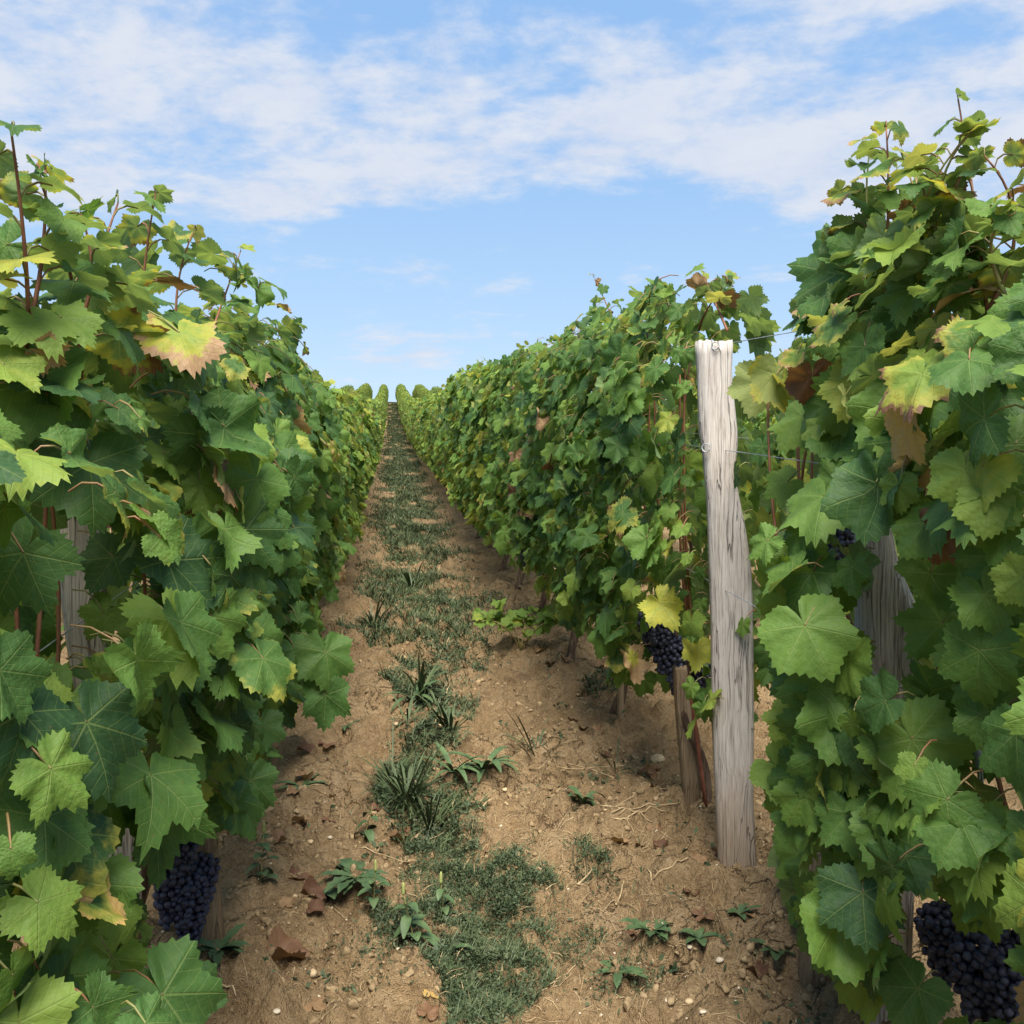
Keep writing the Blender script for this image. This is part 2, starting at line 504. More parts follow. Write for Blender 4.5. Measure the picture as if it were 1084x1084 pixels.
# soil
m, nt, out = new_mat('dry_clay_soil')
oc = coords(nt)
n1 = noise(nt, oc, 1.3, 5, 0.6); n2 = noise(nt, oc, 14, 6, 0.65); n3 = noise(nt, oc, 90, 4, 0.65); n4 = noise(nt, oc, 300, 2, 0.5)
c = ramp(nt, (n1 * 0.26 + n2 * 0.38 + n3 * 0.36), [(0.30, (0.110, 0.070, 0.036)), (0.41, (0.215, 0.143, 0.074)), (0.51, (0.315, 0.218, 0.117)), (0.66, (0.45, 0.332, 0.198))])
c = mix(nt, noise(nt, oc, 6, 4, 0.7, 0.4).step(0.56, 0.72) * 0.6, c, (0.15, 0.098, 0.057))
vor = nt.nodes.new('ShaderNodeTexVoronoi'); vor.feature = 'DISTANCE_TO_EDGE'; vor.inputs['Scale'].default_value = 8.5
wv = nt.nodes.new('ShaderNodeVectorMath'); wv.operation = 'ADD'
cm = nt.nodes.new('ShaderNodeCombineXYZ'); put(nt, n2 * 0.16, cm.inputs[0]); put(nt, n1 * 0.16 - n3 * 0.02, cm.inputs[1])
nt.links.new(oc, wv.inputs[0]); nt.links.new(cm.outputs[0], wv.inputs[1]); nt.links.new(wv.outputs[0], vor.inputs['Vector'])
ck = E(nt, vor.outputs['Distance']).step(0.022, 0.004) * n1.step(0.46, 0.60)
c = mix(nt, ck * 0.75, c, (0.075, 0.043, 0.022))
speck = n4.step(0.70, 0.76)
c = mix(nt, speck * 0.5, c, (0.58, 0.47, 0.33))
c = mix(nt, noise(nt, oc, 42, 5, 0.7).step(0.57, 0.70) * 0.6, c, (0.12, 0.082, 0.048))
principled(nt, out, c, 0.95, 0.08, bump(nt, n2 * 0.7 + n3 * 0.8 + n4 * 0.3 - ck * 0.6, 1.0, 0.032))
M_SOIL = m

# ------------------------------------------------------------------ ground sheet
def grow(a, b, step0, ratio):
    v, s = [a], step0
    while v[-1] < b: v.append(v[-1] + s); s *= ratio
    return v


xs = np.array([-c for c in grow(1.2, 220, 0.014, 1.09)][::-1] + list(np.arange(-1.19, 2.0, 0.0125)) + grow(2.0, 220, 0.014, 1.09))
ys = np.array([-c for c in grow(-1.0, 60, 0.02, 1.12)][::-1] + list(np.arange(1.012, 4.4, 0.0125)) + grow(4.4, 260, 0.0135, 1.0095))
GX, GY = np.meshgrid(xs, ys)
GZ = ground_z(GX, GY)
nx, ny = len(xs), len(ys)
idx = np.arange(nx * ny).reshape(ny, nx)
quads = np.stack([idx[:-1, :-1], idx[:-1, 1:], idx[1:, 1:], idx[1:, :-1]], -1).reshape(-1, 4)
mb = MB(); mb.addnp(np.stack([GX, GY, GZ], -1).reshape(-1, 3), quads, np.full(len(quads), 4))
ground = tag(mb.build('ground', M_SOIL), 'dry cracked ochre clay soil between the vine rows', None, None, 'structure')

# ------------------------------------------------------------------ leaf templates
OUT = np.array([(0, 1.0), (10, .93), (22, .79), (30, .74), (42, .86), (52, .93), (62, .86), (75, .70), (83, .67), (96, .74), (108, .79), (122, .72), (140, .62), (155, .57), (167, .45), (175, .2), (180, .07)])


def leaf_template(lod, rng):
    lob = rng.uniform(0.6, 1.5)

    def rad(deg):
        a = np.abs(deg)
        r = np.interp(a, OUT[:, 0], OUT[:, 1])
        base = np.interp(a, [0, 52, 108, 150, 167, 175, 180], [1, .93, .79, .62, .46, .2, .07])
        return np.clip(base + (r - base) * lob, .05, 2) if lob > 1 else base + (r - base) * lob
    if lod == 'A':
        nt_ = 34
        d = np.linspace(-178, 178, nt_ * 2 + 1) + np.concatenate([[0], rng.uniform(-1.6, 1.6, nt_ * 2 - 1), [0]])
        r = rad(d); amp = rng.uniform(0.045, 0.085)
        tooth = np.where(np.arange(len(d)) % 2 == 0, 1 + amp * rng.uniform(.4, 1.3, len(d)), 1 - amp * .9)
        r = r * np.where(np.abs(d) > 165, 1, tooth)
        fr = [0.30, 0.62, 0.84, 1.0]
    elif lod == 'B':
        d = np.linspace(-172, 172, 23)
        r = rad(d) * np.where(np.arange(23) % 2 == 0, 1.06, 0.93)
        fr = [0.55, 1.0]
    else:
        d = np.array([-165, -108, -80, -52, -28, 0, 28, 52, 80, 108, 165.])
        r = rad(d); fr = [1.0]
    t = np.radians(d)
    asym = 1 + rng.uniform(-.08, .08) * np.sign(t)
    pts = [np.zeros((1, 2))]
    for f in fr: pts.append(np.stack([np.sin(t) * r * f * asym, np.cos(t) * r * f], -1))
    p = np.concatenate(pts)
    n = len(d)
    x, y = p[:, 0], p[:, 1]
    rr = np.hypot(x, y); th = np.arctan2(x, y)
    fold, droop, curl = rng.uniform(-.18, .38), rng.uniform(0.0, .34), rng.uniform(-.18, .32)
    ph, ph2 = rng.uniform(0, 6.28, 2)
    z = fold * np.abs(x) * (1 - .3 * np.abs(x)) - droop * np.clip(y, 0, 2) ** 2 - curl * rr ** 3 * .6
    z = z - 0.25 * rng.uniform(0, 1) * np.clip(-y, 0, 1) ** 2
    z = z + (rng.uniform(.07, .15) * np.sin(3 * th + ph) + rng.uniform(.04, .09) * np.sin(7 * th + ph2)) * rr ** 2
    z = z + 0.035 * np.cos(th * 2 * np.pi / R(54)) * rr * (rr < .95)
    v = np.stack([x, y, z], -1)
    loops, tot = [], []
    for j in range(n - 1):
        loops += [0, 1 + j + 1, 1 + j]; tot.append(3)
    for k in range(len(fr) - 1):
        a, b = 1 + k * n, 1 + (k + 1) * n
        for j in range(n - 1):
            loops += [a + j, a + j + 1, b + j + 1, b + j]; tot.append(4)
    return v, p.copy(), np.array(loops), np.array(tot)


def crumple(tpl, rng, amt):
    v, uv, l, t = tpl
    v = v.copy()
    a = rng.uniform(0, 6.28, 3)
    k = amt
    v[:, 2] += k * 0.25 * np.sin(5 * v[:, 0] + a[0]) * np.cos(4 * v[:, 1] + a[1])
    ang = v[:, 0] * 2.2 * k
    x = np.sin(ang) / max(2.2 * k, 1e-3); z = v[:, 2] + (1 - np.cos(ang)) / max(2.2 * k, 1e-3)
    v[:, 0], v[:, 2] = x, z
    ang = v[:, 1] * 1.1 * k * np.sin(a[2])
    v[:, 2] = v[:, 2] + 0.5 * (1 - np.cos(ang))
    return v, uv, l, t


_lr = np.random.default_rng(21)
TPL = {'A': [leaf_template('A', _lr) for _ in range(12)], 'B': [leaf_template('B', _lr) for _ in range(8)], 'C': [leaf_template('C', _lr) for _ in range(6)]}
TPL['A'] += [crumple(TPL['A'][i], _lr, 0.55) for i in (0, 3)]
TPL['D'] = [crumple(TPL['A'][i], _lr, a) for i, a in ((1, 1.0), (2, 1.4), (4, .8), (5, 1.2))]


TPL['F'] = [crumple(TPL['A'][i], _lr, a) for i, a in ((1, .45), (2, .6), (6, .5), (7, .7), (8, .4))]


def nrm(a): return a / (np.linalg.norm(a, axis=-1, keepdims=True) + 1e-9)


def add_leaves(mb, lod, pos, N, T, size, tone, rng, stalk=None):
    N = nrm(N); Y = nrm(T - (T * N).sum(-1, keepdims=True) * N); X = np.cross(Y, N)
    tp = TPL[lod]
    which = rng.integers(0, len(tp), len(pos))
    for k, (v, uv, lo, tot) in enumerate(tp):
        s = np.nonzero(which == k)[0]
        if not len(s): continue
        flip = np.where(rng.random(len(s)) < .5, 1.0, 1.0)
        V = pos[s, None] + size[s, None, None] * (v[None, :, 0:1] * X[s, None] + v[None, :, 1:2] * Y[s, None] + v[None, :, 2:3] * N[s, None])
        L = lo[None] + (np.arange(len(s)) * len(v))[:, None]
        mb.addnp(V, L, np.tile(tot, len(s)), 0, np.broadcast_to(uv[None], (len(s), *uv.shape)), np.broadcast_to(tone[s, None], (len(s), len(v), 4)).copy())
    if stalk is not None:
        sel = np.nonzero(~np.isnan(stalk[:, 0]))[0]
        if len(sel):
            p0, p2 = pos[sel], stalk[sel]
            p1 = (p0 + p2) / 2 + np.array([0, 0, 0.018]) - 0.012 * Y[sel]
            ts = np.linspace(0, 1, 4)
            C = (1 - ts)[None, :, None] ** 2 * p0[:, None] + (2 * ts * (1 - ts))[None, :, None] * p1[:, None] + (ts ** 2)[None, :, None] * p2[:, None]
            u = X[sel]; w = nrm(np.cross(p2 - p0, u)); u = nrm(np.cross(w, p2 - p0))
            a = np.arange(4) * np.pi / 2
            ring = C[:, :, None] + 0.0017 * (np.cos(a)[None, None, :, None] * u[:, None, None] + np.sin(a)[None, None, :, None] * w[:, None, None])
            f = np.array([[i * 4 + j, i * 4 + (j + 1) % 4, (i + 1) * 4 + (j + 1) % 4, (i + 1) * 4 + j] for i in range(3) for j in range(4)])
            L = f.reshape(1, -1) + (np.arange(len(sel)) * 16)[:, None]
            mb.addnp(ring, L, np.full(12 * len(sel), 4), 1)


def tones(rng, n, hue=0.36, spread=0.16, yellow=0.06, sick=0.07, dead=0.012):
    h = np.clip(rng.normal(hue, spread, n), 0.02, .8)
    y = rng.random(n) < yellow
    h[y] = rng.uniform(.65, .95, y.sum())
    w = np.zeros(n); s = rng.random(n) < sick
    w[s] = rng.uniform(.2, .6, s.sum())
    d = rng.random(n) < dead
    w[d] = 1.3
    return np.stack([h, w, rng.random(n), np.ones(n)], -1)


def scatter(rng, n, hw, zb, zt, T, side, seed, depth=0.07, ends=(True, True), lump=0.55, droop=0.35, facey=0.0):
    """Leaves hanging on one face of a trained vine: positions, blade normals, tip directions in the vine's own axes (x across the row, y along it)."""
    y = rng.uniform(-hw, hw, n)
    lo = zb + 0.22 * (vnoise(y * 5 + seed, y * 0 + 3.1, 5) - .35)
    hi = zt + 0.22 * (vnoise(y * 4 - seed, y * 0 + 9.1, 6) - .6)
    t = rng.random(n) ** 0.92
    z = lo + (hi - lo) * t
    prof = np.interp(t, [0, .12, .45, .75, .92, 1.0], [.62, .9, 1.05, 1.0, .80, .45])
    for e, sg in zip(ends, (-1, 1)):
        if e:
            q = np.clip((y * sg / hw - .35) / .65, 0, 1); prof = prof * np.sqrt(np.clip(1 - q ** 2.2, 0.02, 1))
    lum = 1 + lump * (fbm(y * 3.4 + seed * 1.7, z * 3.4, 17 + int(seed * 10) % 97, 2) - .5) * 1.6
    d = rng.exponential(depth, n)
    x = side * np.clip(T * prof * lum - d, -0.05, None)
    up = rng.normal(.45, .42, n) + np.clip((t - .8) * 3, 0, .9)
    N = np.stack([side * np.ones(n), rng.normal(facey, .56, n), up], -1)
    roll = rng.normal(0, .62, n)
    Td = np.stack([side * (droop + .15 + rng.normal(0, .25, n)), np.sin(roll), -np.cos(roll)], -1)
    return np.stack([x, y, z], -1), N, Td, t


def crown_leaves(rng, n, hw, zt, T, seed):
    y = rng.uniform(-hw, hw, n); x = rng.uniform(-.75, .75, n) * T
    z = zt + 0.22 * (vnoise(y * 4 - seed, y * 0 + 9.1, 6) - .6) - np.abs(x / T) ** 2 * .12 - rng.exponential(.06, n) + .02
    N = np.stack([x * 2 + rng.normal(0, .5, n), rng.normal(0, .5, n), np.abs(rng.normal(.8, .3, n))], -1)
    roll = rng.uniform(0, 6.28, n)
    Td = np.stack([np.sin(roll), np.cos(roll), rng.normal(-.4, .3, n)], -1)
    return np.stack([x, y, z], -1), N, Td


def make_trunk(parent, rng, h=0.5, r=0.021, lean=(0, 0)):
    mb = MB()
    n = 14; t = np.linspace(0, 1, n)
    pts = np.stack([lean[0] * t + 0.028 * np.sin(t * 7 + rng.uniform(0, 6)), lean[1] * t + 0.035 * np.sin(t * 5 + rng.uniform(0, 6)), -0.06 + (h + 0.06) * t], -1)
    rad = r * (1.25 - .55 * t + 0.18 * np.sin(t * 17 + rng.uniform(0, 6)))
    rad[-2:] *= 1.25
    mb.tube(pts, rad, 9)
    return mb.build('trunk', M_BARK, parent)


def curve(p0, p1, bend, n=9):
    t = np.linspace(0, 1, n)[:, None]
    p0, p1, bend = map(lambda a: np.asarray(a, float), (p0, p1, bend))
    return p0 * (1 - t) + p1 * t + bend * (4 * t * (1 - t))


def shoot(parent, rng, p0, p1, bend, leaves=7, rad=0.0042, size=0.05, hue=0.32, sick=.25, green=False, start=0.35):
    """A cane that leaves the foliage: one part, its own small leaves as a sub-part."""
    pts = curve(p0, p1, bend, 12)
    mb = MB(); mb.tube(pts, np.linspace(rad, rad * .35, 12), 6)
    c = mb.build('cane', M_GREENCANE if green else M_CANE, parent)
    lf = MB()
    ts = np.linspace(start, 1, leaves)
    P = np.stack([np.interp(ts, np.linspace(0, 1, 12), pts[:, i]) for i in range(3)], -1)
    ax = nrm(np.asarray(p1, float) - np.asarray(p0, float))
    k = np.arange(leaves)
    ang = k * 2.6 + rng.uniform(0, 6)
    side = nrm(np.stack([np.cos(ang), np.sin(ang), 0.25 * np.ones(leaves)], -1))
    sz = size * (1.15 - .65 * (ts - start) / (1 - start + 1e-6)) * rng.uniform(.8, 1.2, leaves)
    off = side * (sz * .9)[:, None] + np.array([0, 0, .01])
    off[-1] *= .3
    tn = tones(rng, leaves, hue, .14, .06, sick, .04); tn[:, 2] = .35 + .5 * tn[:, 2]
    T_ = side + rng.normal(0, .3, (leaves, 3)) + np.array([0, 0, -.55])
    N_ = np.array([0, 0, .9]) + side * .4 + rng.normal(0, .4, (leaves, 3))
    add_leaves(lf, 'A', P + off, N_, T_, sz, tn, rng, P)
    lf.build('leaves', [M_LEAF, M_PETIOLE], c)
    return c


# ------------------------------------------------------------------ grape bunches
def ico():
    g = (1 + 5 ** .5) / 2
    v = [(-1, g, 0), (1, g, 0), (-1, -g, 0), (1, -g, 0), (0, -1, g), (0, 1, g), (0, -1, -g), (0, 1, -g), (g, 0, -1), (g, 0, 1), (-g, 0, -1), (-g, 0, 1)]
    f = [(0, 11, 5), (0, 5, 1), (0, 1, 7), (0, 7, 10), (0, 10, 11), (1, 5, 9), (5, 11, 4), (11, 10, 2), (10, 7, 6), (7, 1, 8), (3, 9, 4), (3, 4, 2), (3, 2, 6), (3, 6, 8), (3, 8, 9), (4, 9, 5), (2, 4, 11), (6, 2, 10), (8, 6, 7), (9, 8, 1)]
    v = [np.array(p) / np.linalg.norm(p) for p in v]
    c, nf = {}, []
    def mid(a, b):
        k = (min(a, b), max(a, b))
        if k not in c:
            p = v[a] + v[b]; v.append(p / np.linalg.norm(p)); c[k] = len(v) - 1
        return c[k]
    for a, b, d in f:
        ab, bd, da = mid(a, b), mid(b, d), mid(d, a)
        nf += [(a, ab, da), (b, bd, ab), (d, da, bd), (ab, bd, da)]
    return np.array(v), np.array(nf)


ICO_V, ICO_F = ico()


def bunch_mesh(rng, length, width, berry=0.0082, n=120):
    mb = MB(); P = []
    tries = 0
    while len(P) < n and tries < n * 40:
        tries += 1
        t = rng.random() ** .8
        wr = width * np.interp(t, [0, .15, .4, .75, 1], [.55, 1, .9, .5, .16])
        a = rng.uniform(0, 6.283); q = wr * math.sqrt(rng.uniform(.08, 1))
        p = np.array([q * math.cos(a), q * math.sin(a), -t * length])
        if all(((p - o) ** 2).sum() > (berry * 1.4) ** 2 for o in P): P.append(p)
    P = np.array(P); s = berry * rng.uniform(.82, 1.12, len(P))
    V = P[:, None] + s[:, None, None] * ICO_V[None]
    L = ICO_F.reshape(1, -1) + (np.arange(len(P)) * len(ICO_V))[:, None]
    mb.addnp(V, L, np.full(len(P) * len(ICO_F), 3), 0)
    mb.tube(curve((0, 0, .05), (0, 0, -length * .9), (.006, .004, 0)), np.linspace(.0028, .0012, 9), 5, 1)
    return mb.mesh('grape_bunch', [M_GRAPE, M_PETIOLE])


_br = np.random.default_rng(5)
BUNCH = [bunch_mesh(_br, .17, .048, n=210), bunch_mesh(_br, .13, .042, n=150), bunch_mesh(_br, .20, .045, n=210)]


def hang(parent, which, p, rz=0, sc=1.0, tilt=(0, 0)):
    o = bpy.data.objects.new('grape_bunch', BUNCH[which]); COL.objects.link(o); o.parent = parent
    o.location = [float(c) for c in p]; o.rotation_euler = (tilt[0], tilt[1], rz); o.scale = (sc, sc, sc)
    return o


# ------------------------------------------------------------------ wooden posts and stakes
def wood_post(name, base, rows, depth, mat, label, cat, rz, group=None, top_rough=0.006, seed=1):
    """rows: (height, left edge, right edge) of the weathered outline, in metres from the post's axis."""
    o = thing(name, base, label, cat, group, rz)
    rng = np.random.default_rng(seed)
    rows = np.array(rows, float)
    zs = np.linspace(rows[0, 0], rows[-1, 0], 46)
    l, r = np.interp(zs, rows[:, 0], rows[:, 1]), np.interp(zs, rows[:, 0], rows[:, 2])
    ns = 28
    a = np.arange(ns) / ns * 2 * np.pi
    cx = np.sign(np.cos(a)) * np.abs(np.cos(a)) ** .55; cy = np.sign(np.sin(a)) * np.abs(np.sin(a)) ** .55
    groove = 1 - .035 * rng.random(ns)
    V = []
    for i, z in enumerate(zs):
        jit = 1 + .025 * (vnoise(a * 3, np.full(ns, z * 7), seed) - .5)
        g = groove * jit
        X = (l[i] + r[i]) / 2 + cx * (r[i] - l[i]) / 2 * g
        Y = cy * depth / 2 * g
        Z = np.full(ns, z)
        if i == len(zs) - 1: Z = Z + top_rough * (rng.random(ns) - .5) * 2
        V.append(np.stack([X, Y, Z], -1))
    n = len(zs)
    V = np.concatenate(V + [np.array([[(l[-1] + r[-1]) / 2, 0, zs[-1] - .002]])])
    fs = [(i * ns + j, i * ns + (j + 1) % ns, (i + 1) * ns + (j + 1) % ns, (i + 1) * ns + j) for i in range(n - 1) for j in range(ns)]
    fs += [((n - 1) * ns + j, (n - 1) * ns + (j + 1) % ns, len(V) - 1) for j in range(ns)]
    mb = MB(); mb.add(V, fs)
    mb.build('shaft', mat, o)
    return o


def torus_pts(c, r, ax, n=18, turns=1.0, rise=0.0):
    a = np.linspace(0, 2 * np.pi * turns, int(n * turns) + 1)
    ax = nrm(np.asarray(ax, float)); u = nrm(np.cross(ax, [0.2, 0.3, .93])); w = np.cross(ax, u)
    return np.asarray(c)[None] + r * (np.cos(a)[:, None] * u + np.sin(a)[:, None] * w) + ax[None] * (rise * np.linspace(0, 1, len(a)))[:, None]


def px_rows(table, cx0, y0, mpp, lean):
    """Outline table in photo pixels (y, left, right) to metres about the base point."""
    out = [((y0 - y) * mpp, (l - cx0) * mpp, (r - cx0) * mpp) for y, l, r in table]
    return sorted(out)


pb = on_ground(778, 908)
pd = float(pb @ FWD)
mpp = pd / FPX
rows = px_rows([(364, 736, 776), (400, 738, 775), (440, 739, 779), (462, 740, 781), (475, 743, 781), (500, 745, 778), (530, 748, 783), (560, 749, 789), (600, 750, 795), (660, 752, 797), (760, 753, 798), (850, 757, 797), (905, 759, 800), (975, 762, 804)], 778, 908, mpp, 0)
POST_R = wood_post('wooden_post', pb, rows, 0.095, M_POST, 'pale grey weathered square post standing clear of the vines with a wire loop on top', 'post', -YAW - R(8), 'wooden posts of the trellis', 0.007, 3)
for pxy, rr in (((757, 366), .011), ((747, 474), .012)):
    q = (at(pxy[0], pxy[1], pd - .05) - pb)
    mb = MB()
    mb.tube(torus_pts((0, 0, 0), rr, (0.25, 1, .1), 16, 1.6, .01), .0016, 6)
    c, s = math.cos(YAW + R(8)), math.sin(YAW + R(8))
    mb.build('wire_loop', M_WIRE, POST_R, loc=(q[0] * c - q[1] * s, q[0] * s + q[1] * c, q[2]))

# near dark post half hidden in the vine
nb = np.array([1.06, 2.12, float(hill(2.12)) + .02])
nd_ = float(nb @ FWD); mpp2 = nd_ / FPX
c0 = 542 + FPX * float(nb @ RGT) / nd_; y0 = 542 - FPX * (nb[2] - CAM_H) / nd_
rows = px_rows([(500, 902, 934), (540, 905, 938), (600, 904, 950), (640, 904, 968), (680, 904, 976), (720, 908, 976), (780, 908, 970), (900, 908, 966), (1000, 908, 962), (y0 + 60, 908, 960)], c0, y0, mpp2, 0)
wood_post('wooden_post', nb, rows, 0.10, M_POST2, 'dark split post wedged among big leaves beside the pale grey post', 'post', -YAW - R(15), 'wooden posts of the trellis', 0.01, 5)

# near post in the shaded row
lb = np.array([-0.56, 2.06, float(hill(2.06)) + .02])
ld = float(lb @ FWD); mpp3 = ld / FPX
c0 = 542 + FPX * float(lb @ RGT) / ld; y0 = 542 - FPX * (lb[2] - CAM_H) / ld
rows = px_rows([(440, 64, 112), (520, 66, 114), (600, 66, 112), (680, 74, 116), (780, 92, 140), (860, 102, 146), (960, 106, 148), (y0, 112, 152), (y0 + 70, 114, 154)], c0, y0, mpp3, 0)
wood_post('wooden_post', lb, rows, 0.085, M_POST2, 'leaning grey post almost buried in leaves across the path from the pale post', 'post', -YAW + R(15), 'wooden posts of the trellis', 0.01, 8)


def stake(base, top, w, mat, label, seed, group='wooden vine stakes'):
    base = np.asarray(base, float); top = np.asarray(top, float) - base
    h = top[2]
    rows = [(-.12, -w / 2 - top[0] * .12 / h, w / 2 - top[0] * .12 / h), (0, -w / 2, w / 2), (h * .5, top[0] * .5 - w * .46, top[0] * .5 + w * .46), (h, top[0] - w * .4, top[0] + w * .4)]
    return wood_post('wooden_stake', base, rows, w * .9, mat, label, 'stake', 0, group, .008, seed)


# ------------------------------------------------------------------ near vines
ALLV = []


def near_vine(x0, y0, label, group, hw, zb, zt, T, face, n_front, n_back, seed, ends=(True, True), hue=.36, size=(.05, .092), gaps=(), trunk_r=.020, n_cane=5, lod='A', top=46, trunk_h=.55, front_only_T=None, sick=.07, zstem=None, nside=0, wedge=None, cap=None):
    rng = np.random.default_rng(seed)
    g = float(hill(y0)) + .03
    o = thing('grape_vine', (x0, y0, g), label, 'grapevine', group)
    make_trunk(o, rng, trunk_h, trunk_r)
    mb, mb2 = MB(), MB()
    off = np.array([x0, y0, g])

    def keep(p):
        w = p + off
        k = np.ones(len(p), bool)
        if cap: k &= cap(w)
        if wedge: k &= w[:, 0] > (wedge + .05 * np.clip((w[:, 2] - 1.75) / .25, 0, 1)) * w[:, 1] + .02 * np.sin(w[:, 2] * 9)     # the vine tapers to its far end
        for a, b, rad in gaps:                        # real openings in the foliage: no leaf starts inside these capsules
            a, b = np.asarray(a), np.asarray(b); ab = b - a
            t = np.clip(((w - a) @ ab) / (ab @ ab), 0, 1)
            k &= np.linalg.norm(w - a - t[:, None] * ab, axis=1) > rad
        return k
    p, N, Td, t = scatter(rng, n_front, hw, zb, zt, T, face, seed * .37, ends=ends, facey=-.5 if y0 < 3 else -.3)
    k = keep(p); p, N, Td, t = p[k], N[k], Td[k], t[k]
    n = len(p)
    sz = rng.uniform(*size, n) * np.where(t > .85, .8, 1.0) * np.clip(rng.normal(1, .14, n), .6, 1.25)
    sm = rng.random(n) < .18
    sz[sm] *= .6
    tn = tones(rng, n, hue, .16, .05, sick, .012)
    tn[sm, 0] = np.clip(tn[sm, 0] + .2, 0, .8)
    tn[t > .82, 1] = np.where(rng.random((t > .82).sum()) < .13, rng.uniform(.25, .7, (t > .82).sum()), tn[t > .82, 1])
    st = p - nrm(N) * rng.uniform(.02, .06, (n, 1)) - nrm(Td) * rng.uniform(.02, .06, (n, 1)) + np.array([0, 0, .01])
    add_leaves(mb, lod, p, N, Td, sz, tn, rng, st if lod == 'A' else None)
    # crown
    p, N, Td = crown_leaves(rng, top, hw, zt, T, seed * .37)
    k = keep(p); p, N, Td = p[k], N[k], Td[k]
    tn = tones(rng, len(p), hue, .16, .04, .14, .02)
    add_leaves(mb, lod, p, N, Td, rng.uniform(size[0] * .7, size[1] * .85, len(p)), tn, rng, None)
    # far face and inner leaves
    p, N, Td, t = scatter(rng, n_back, hw, zb, zt, T, -face, seed * .53 + 4, depth=.1, ends=ends)
    k = keep(p); p, N, Td, t = p[k], N[k], Td[k], t[k]
    add_leaves(mb, 'B' if lod == 'A' else 'C', p, N, Td, rng.uniform(*size, len(p)), tones(rng, len(p), hue - .05), rng, None)
    mb.build('foliage', [M_LEAF if lod == 'A' else M_LEAF_MID, M_PETIOLE], o)
    for i in range(n_cane):
        yb = rng.uniform(-hw * .7, hw * .7)
        c = MB(); xx = face * T * rng.uniform(0, .3)
        c.tube(curve((0, yb * .3, trunk_h * .9), (xx, yb, zt - rng.uniform(0, .25)), (face * T * .15, rng.normal(0, .06), 0), 10), np.linspace(.005, .0028, 10), 6)
        c.build('cane', M_CANE, o)
    ALLV.append(o)
    return o, rng, off


GR = 'grapevines in the row that holds the pale grey post'
GL = 'grapevines in the shaded row across the path'


def toward_cam(p, a=.05, b=.6):
    """Segment from just in front of p towards the path."""
    d = nrm(CAMP - np.asarray(p))
    return (np.asarray(p) + d * a, np.asarray(p) + d * b)


# ---- openings: pale post, dark post, shaded post, stakes and bunches
def gap_px(px, py, depth, rad, reach=.75):
    p = at(px, py, depth)
    return (p, p + nrm(CAMP - p) * reach, rad)


g_pale = [gap_px(765, y, pd, .11) for y in (375, 410, 440, 460, 540, 620, 700, 780, 860)] + [gap_px(812, 920, pd - .2, .06), gap_px(735, 960, pd - .3, .12)]
g_dark = [gap_px(940, 640, nd_, .09, .9), gap_px(948, 690, nd_, .08, .9), gap_px(922, 570, nd_, .06, .9)]
g_low = [gap_px(1040, 1035, 2.0, .11), gap_px(990, 985, 2.0, .085), gap_px(820, 1010, 2.2, .12), gap_px(860, 1060, 2.1, .10), gap_px(1040, 810, 1.75, .035)]
g_left = [gap_px(195, 965, 2.1, .09), gap_px(170, 1000, 1.9, .06), gap_px(82, 600, ld, .10, .9), gap_px(90, 650, ld, .08, .9), gap_px(124, 785, ld, .065), gap_px(127, 900, ld, .06), gap_px(190, 905, 2.3, .105), gap_px(212, 960, 2.4, .09), gap_px(10, 800, 1.25, .03)]
g_path_l = [gap_px(270, 930, 2.0, .10, 1.1), gap_px(330, 860, 2.6, .10, 1.2), gap_px(240, 1040, 1.9, .07, .8)]

vR0, rr, of = near_vine(1.08, 1.36, 'big-leaved grapevine with a large bunch hanging low, beside the dark split post', GR, .50, .30, 1.58, .30, -1, 300, 150, 11, gaps=g_dark + g_low, hue=.38, sick=.04, ends=(True, False), n_cane=4, size=(.055, .105))
for p0, p1, b in (((-.02, .28, 1.5), (-.05, .34, 2.02), (.02, .02, 0)), ((.1, .05, 1.5), (.14, .12, 1.95), (.03, 0, 0))):
    shoot(vR0, rr, p0, p1, b, 7, size=.045)
vR1, rr, of = near_vine(1.06, 2.14, 'tall grapevine with withered shoot tips above the dark split post', GR, .54, .20, 1.64, .30, -1, 390, 170, 12, gaps=g_dark + g_low + g_pale, hue=.38, sick=.05, n_cane=5, size=(.05, .10), wedge=.405)
for (px, py), (qx, qy) in (((950, 330), (922, 150)), ((985, 330), (955, 165)), ((1000, 320), (1024, 145)), ((1045, 330), (1042, 165)), ((900, 380), (872, 290)), ((1075, 330), (1075, 225)), ((935, 320), (938, 135)), ((965, 300), (968, 175)), ((1010, 310), (1035, 130)), ((1030, 310), (1018, 185)), ((915, 330), (903, 205))):
    p0, p1 = on_row(px, py, 1.03) - of, on_row(qx, qy, 1.0) - of
    shoot(vR1, rr, p0, p1, rr.normal(0, .03, 3), 11, size=.066, sick=.4, start=.08, green=rr.random() < .5)
vR2, rr, of = near_vine(1.06, 3.42, 'grapevine with a grape bunch and yellow leaf just behind the pale grey post', GR, .62, .42, 1.78, .31, -1, 520, 240, 13, gaps=g_pale[:7] + [gap_px(700, 690, 3.45, .10, .8)], cap=lambda w: w[:, 2] < 1.80 + (w[:, 1] - 2.75) * 1.05, hue=.34, n_cane=6, ends=(True, False), size=(.045, .085))
for (px, py), (qx, qy) in (((770, 350), (745, 292)), ((740, 350), (770, 298)), ((660, 370), (628, 292))):
    p0, p1 = on_row(px, py, 1.0) - of, on_row(qx, qy, 1.0) - of
    shoot(vR2, rr, p0, p1, rr.normal(0, .015, 3), 6, size=.055, sick=.3, start=.35)
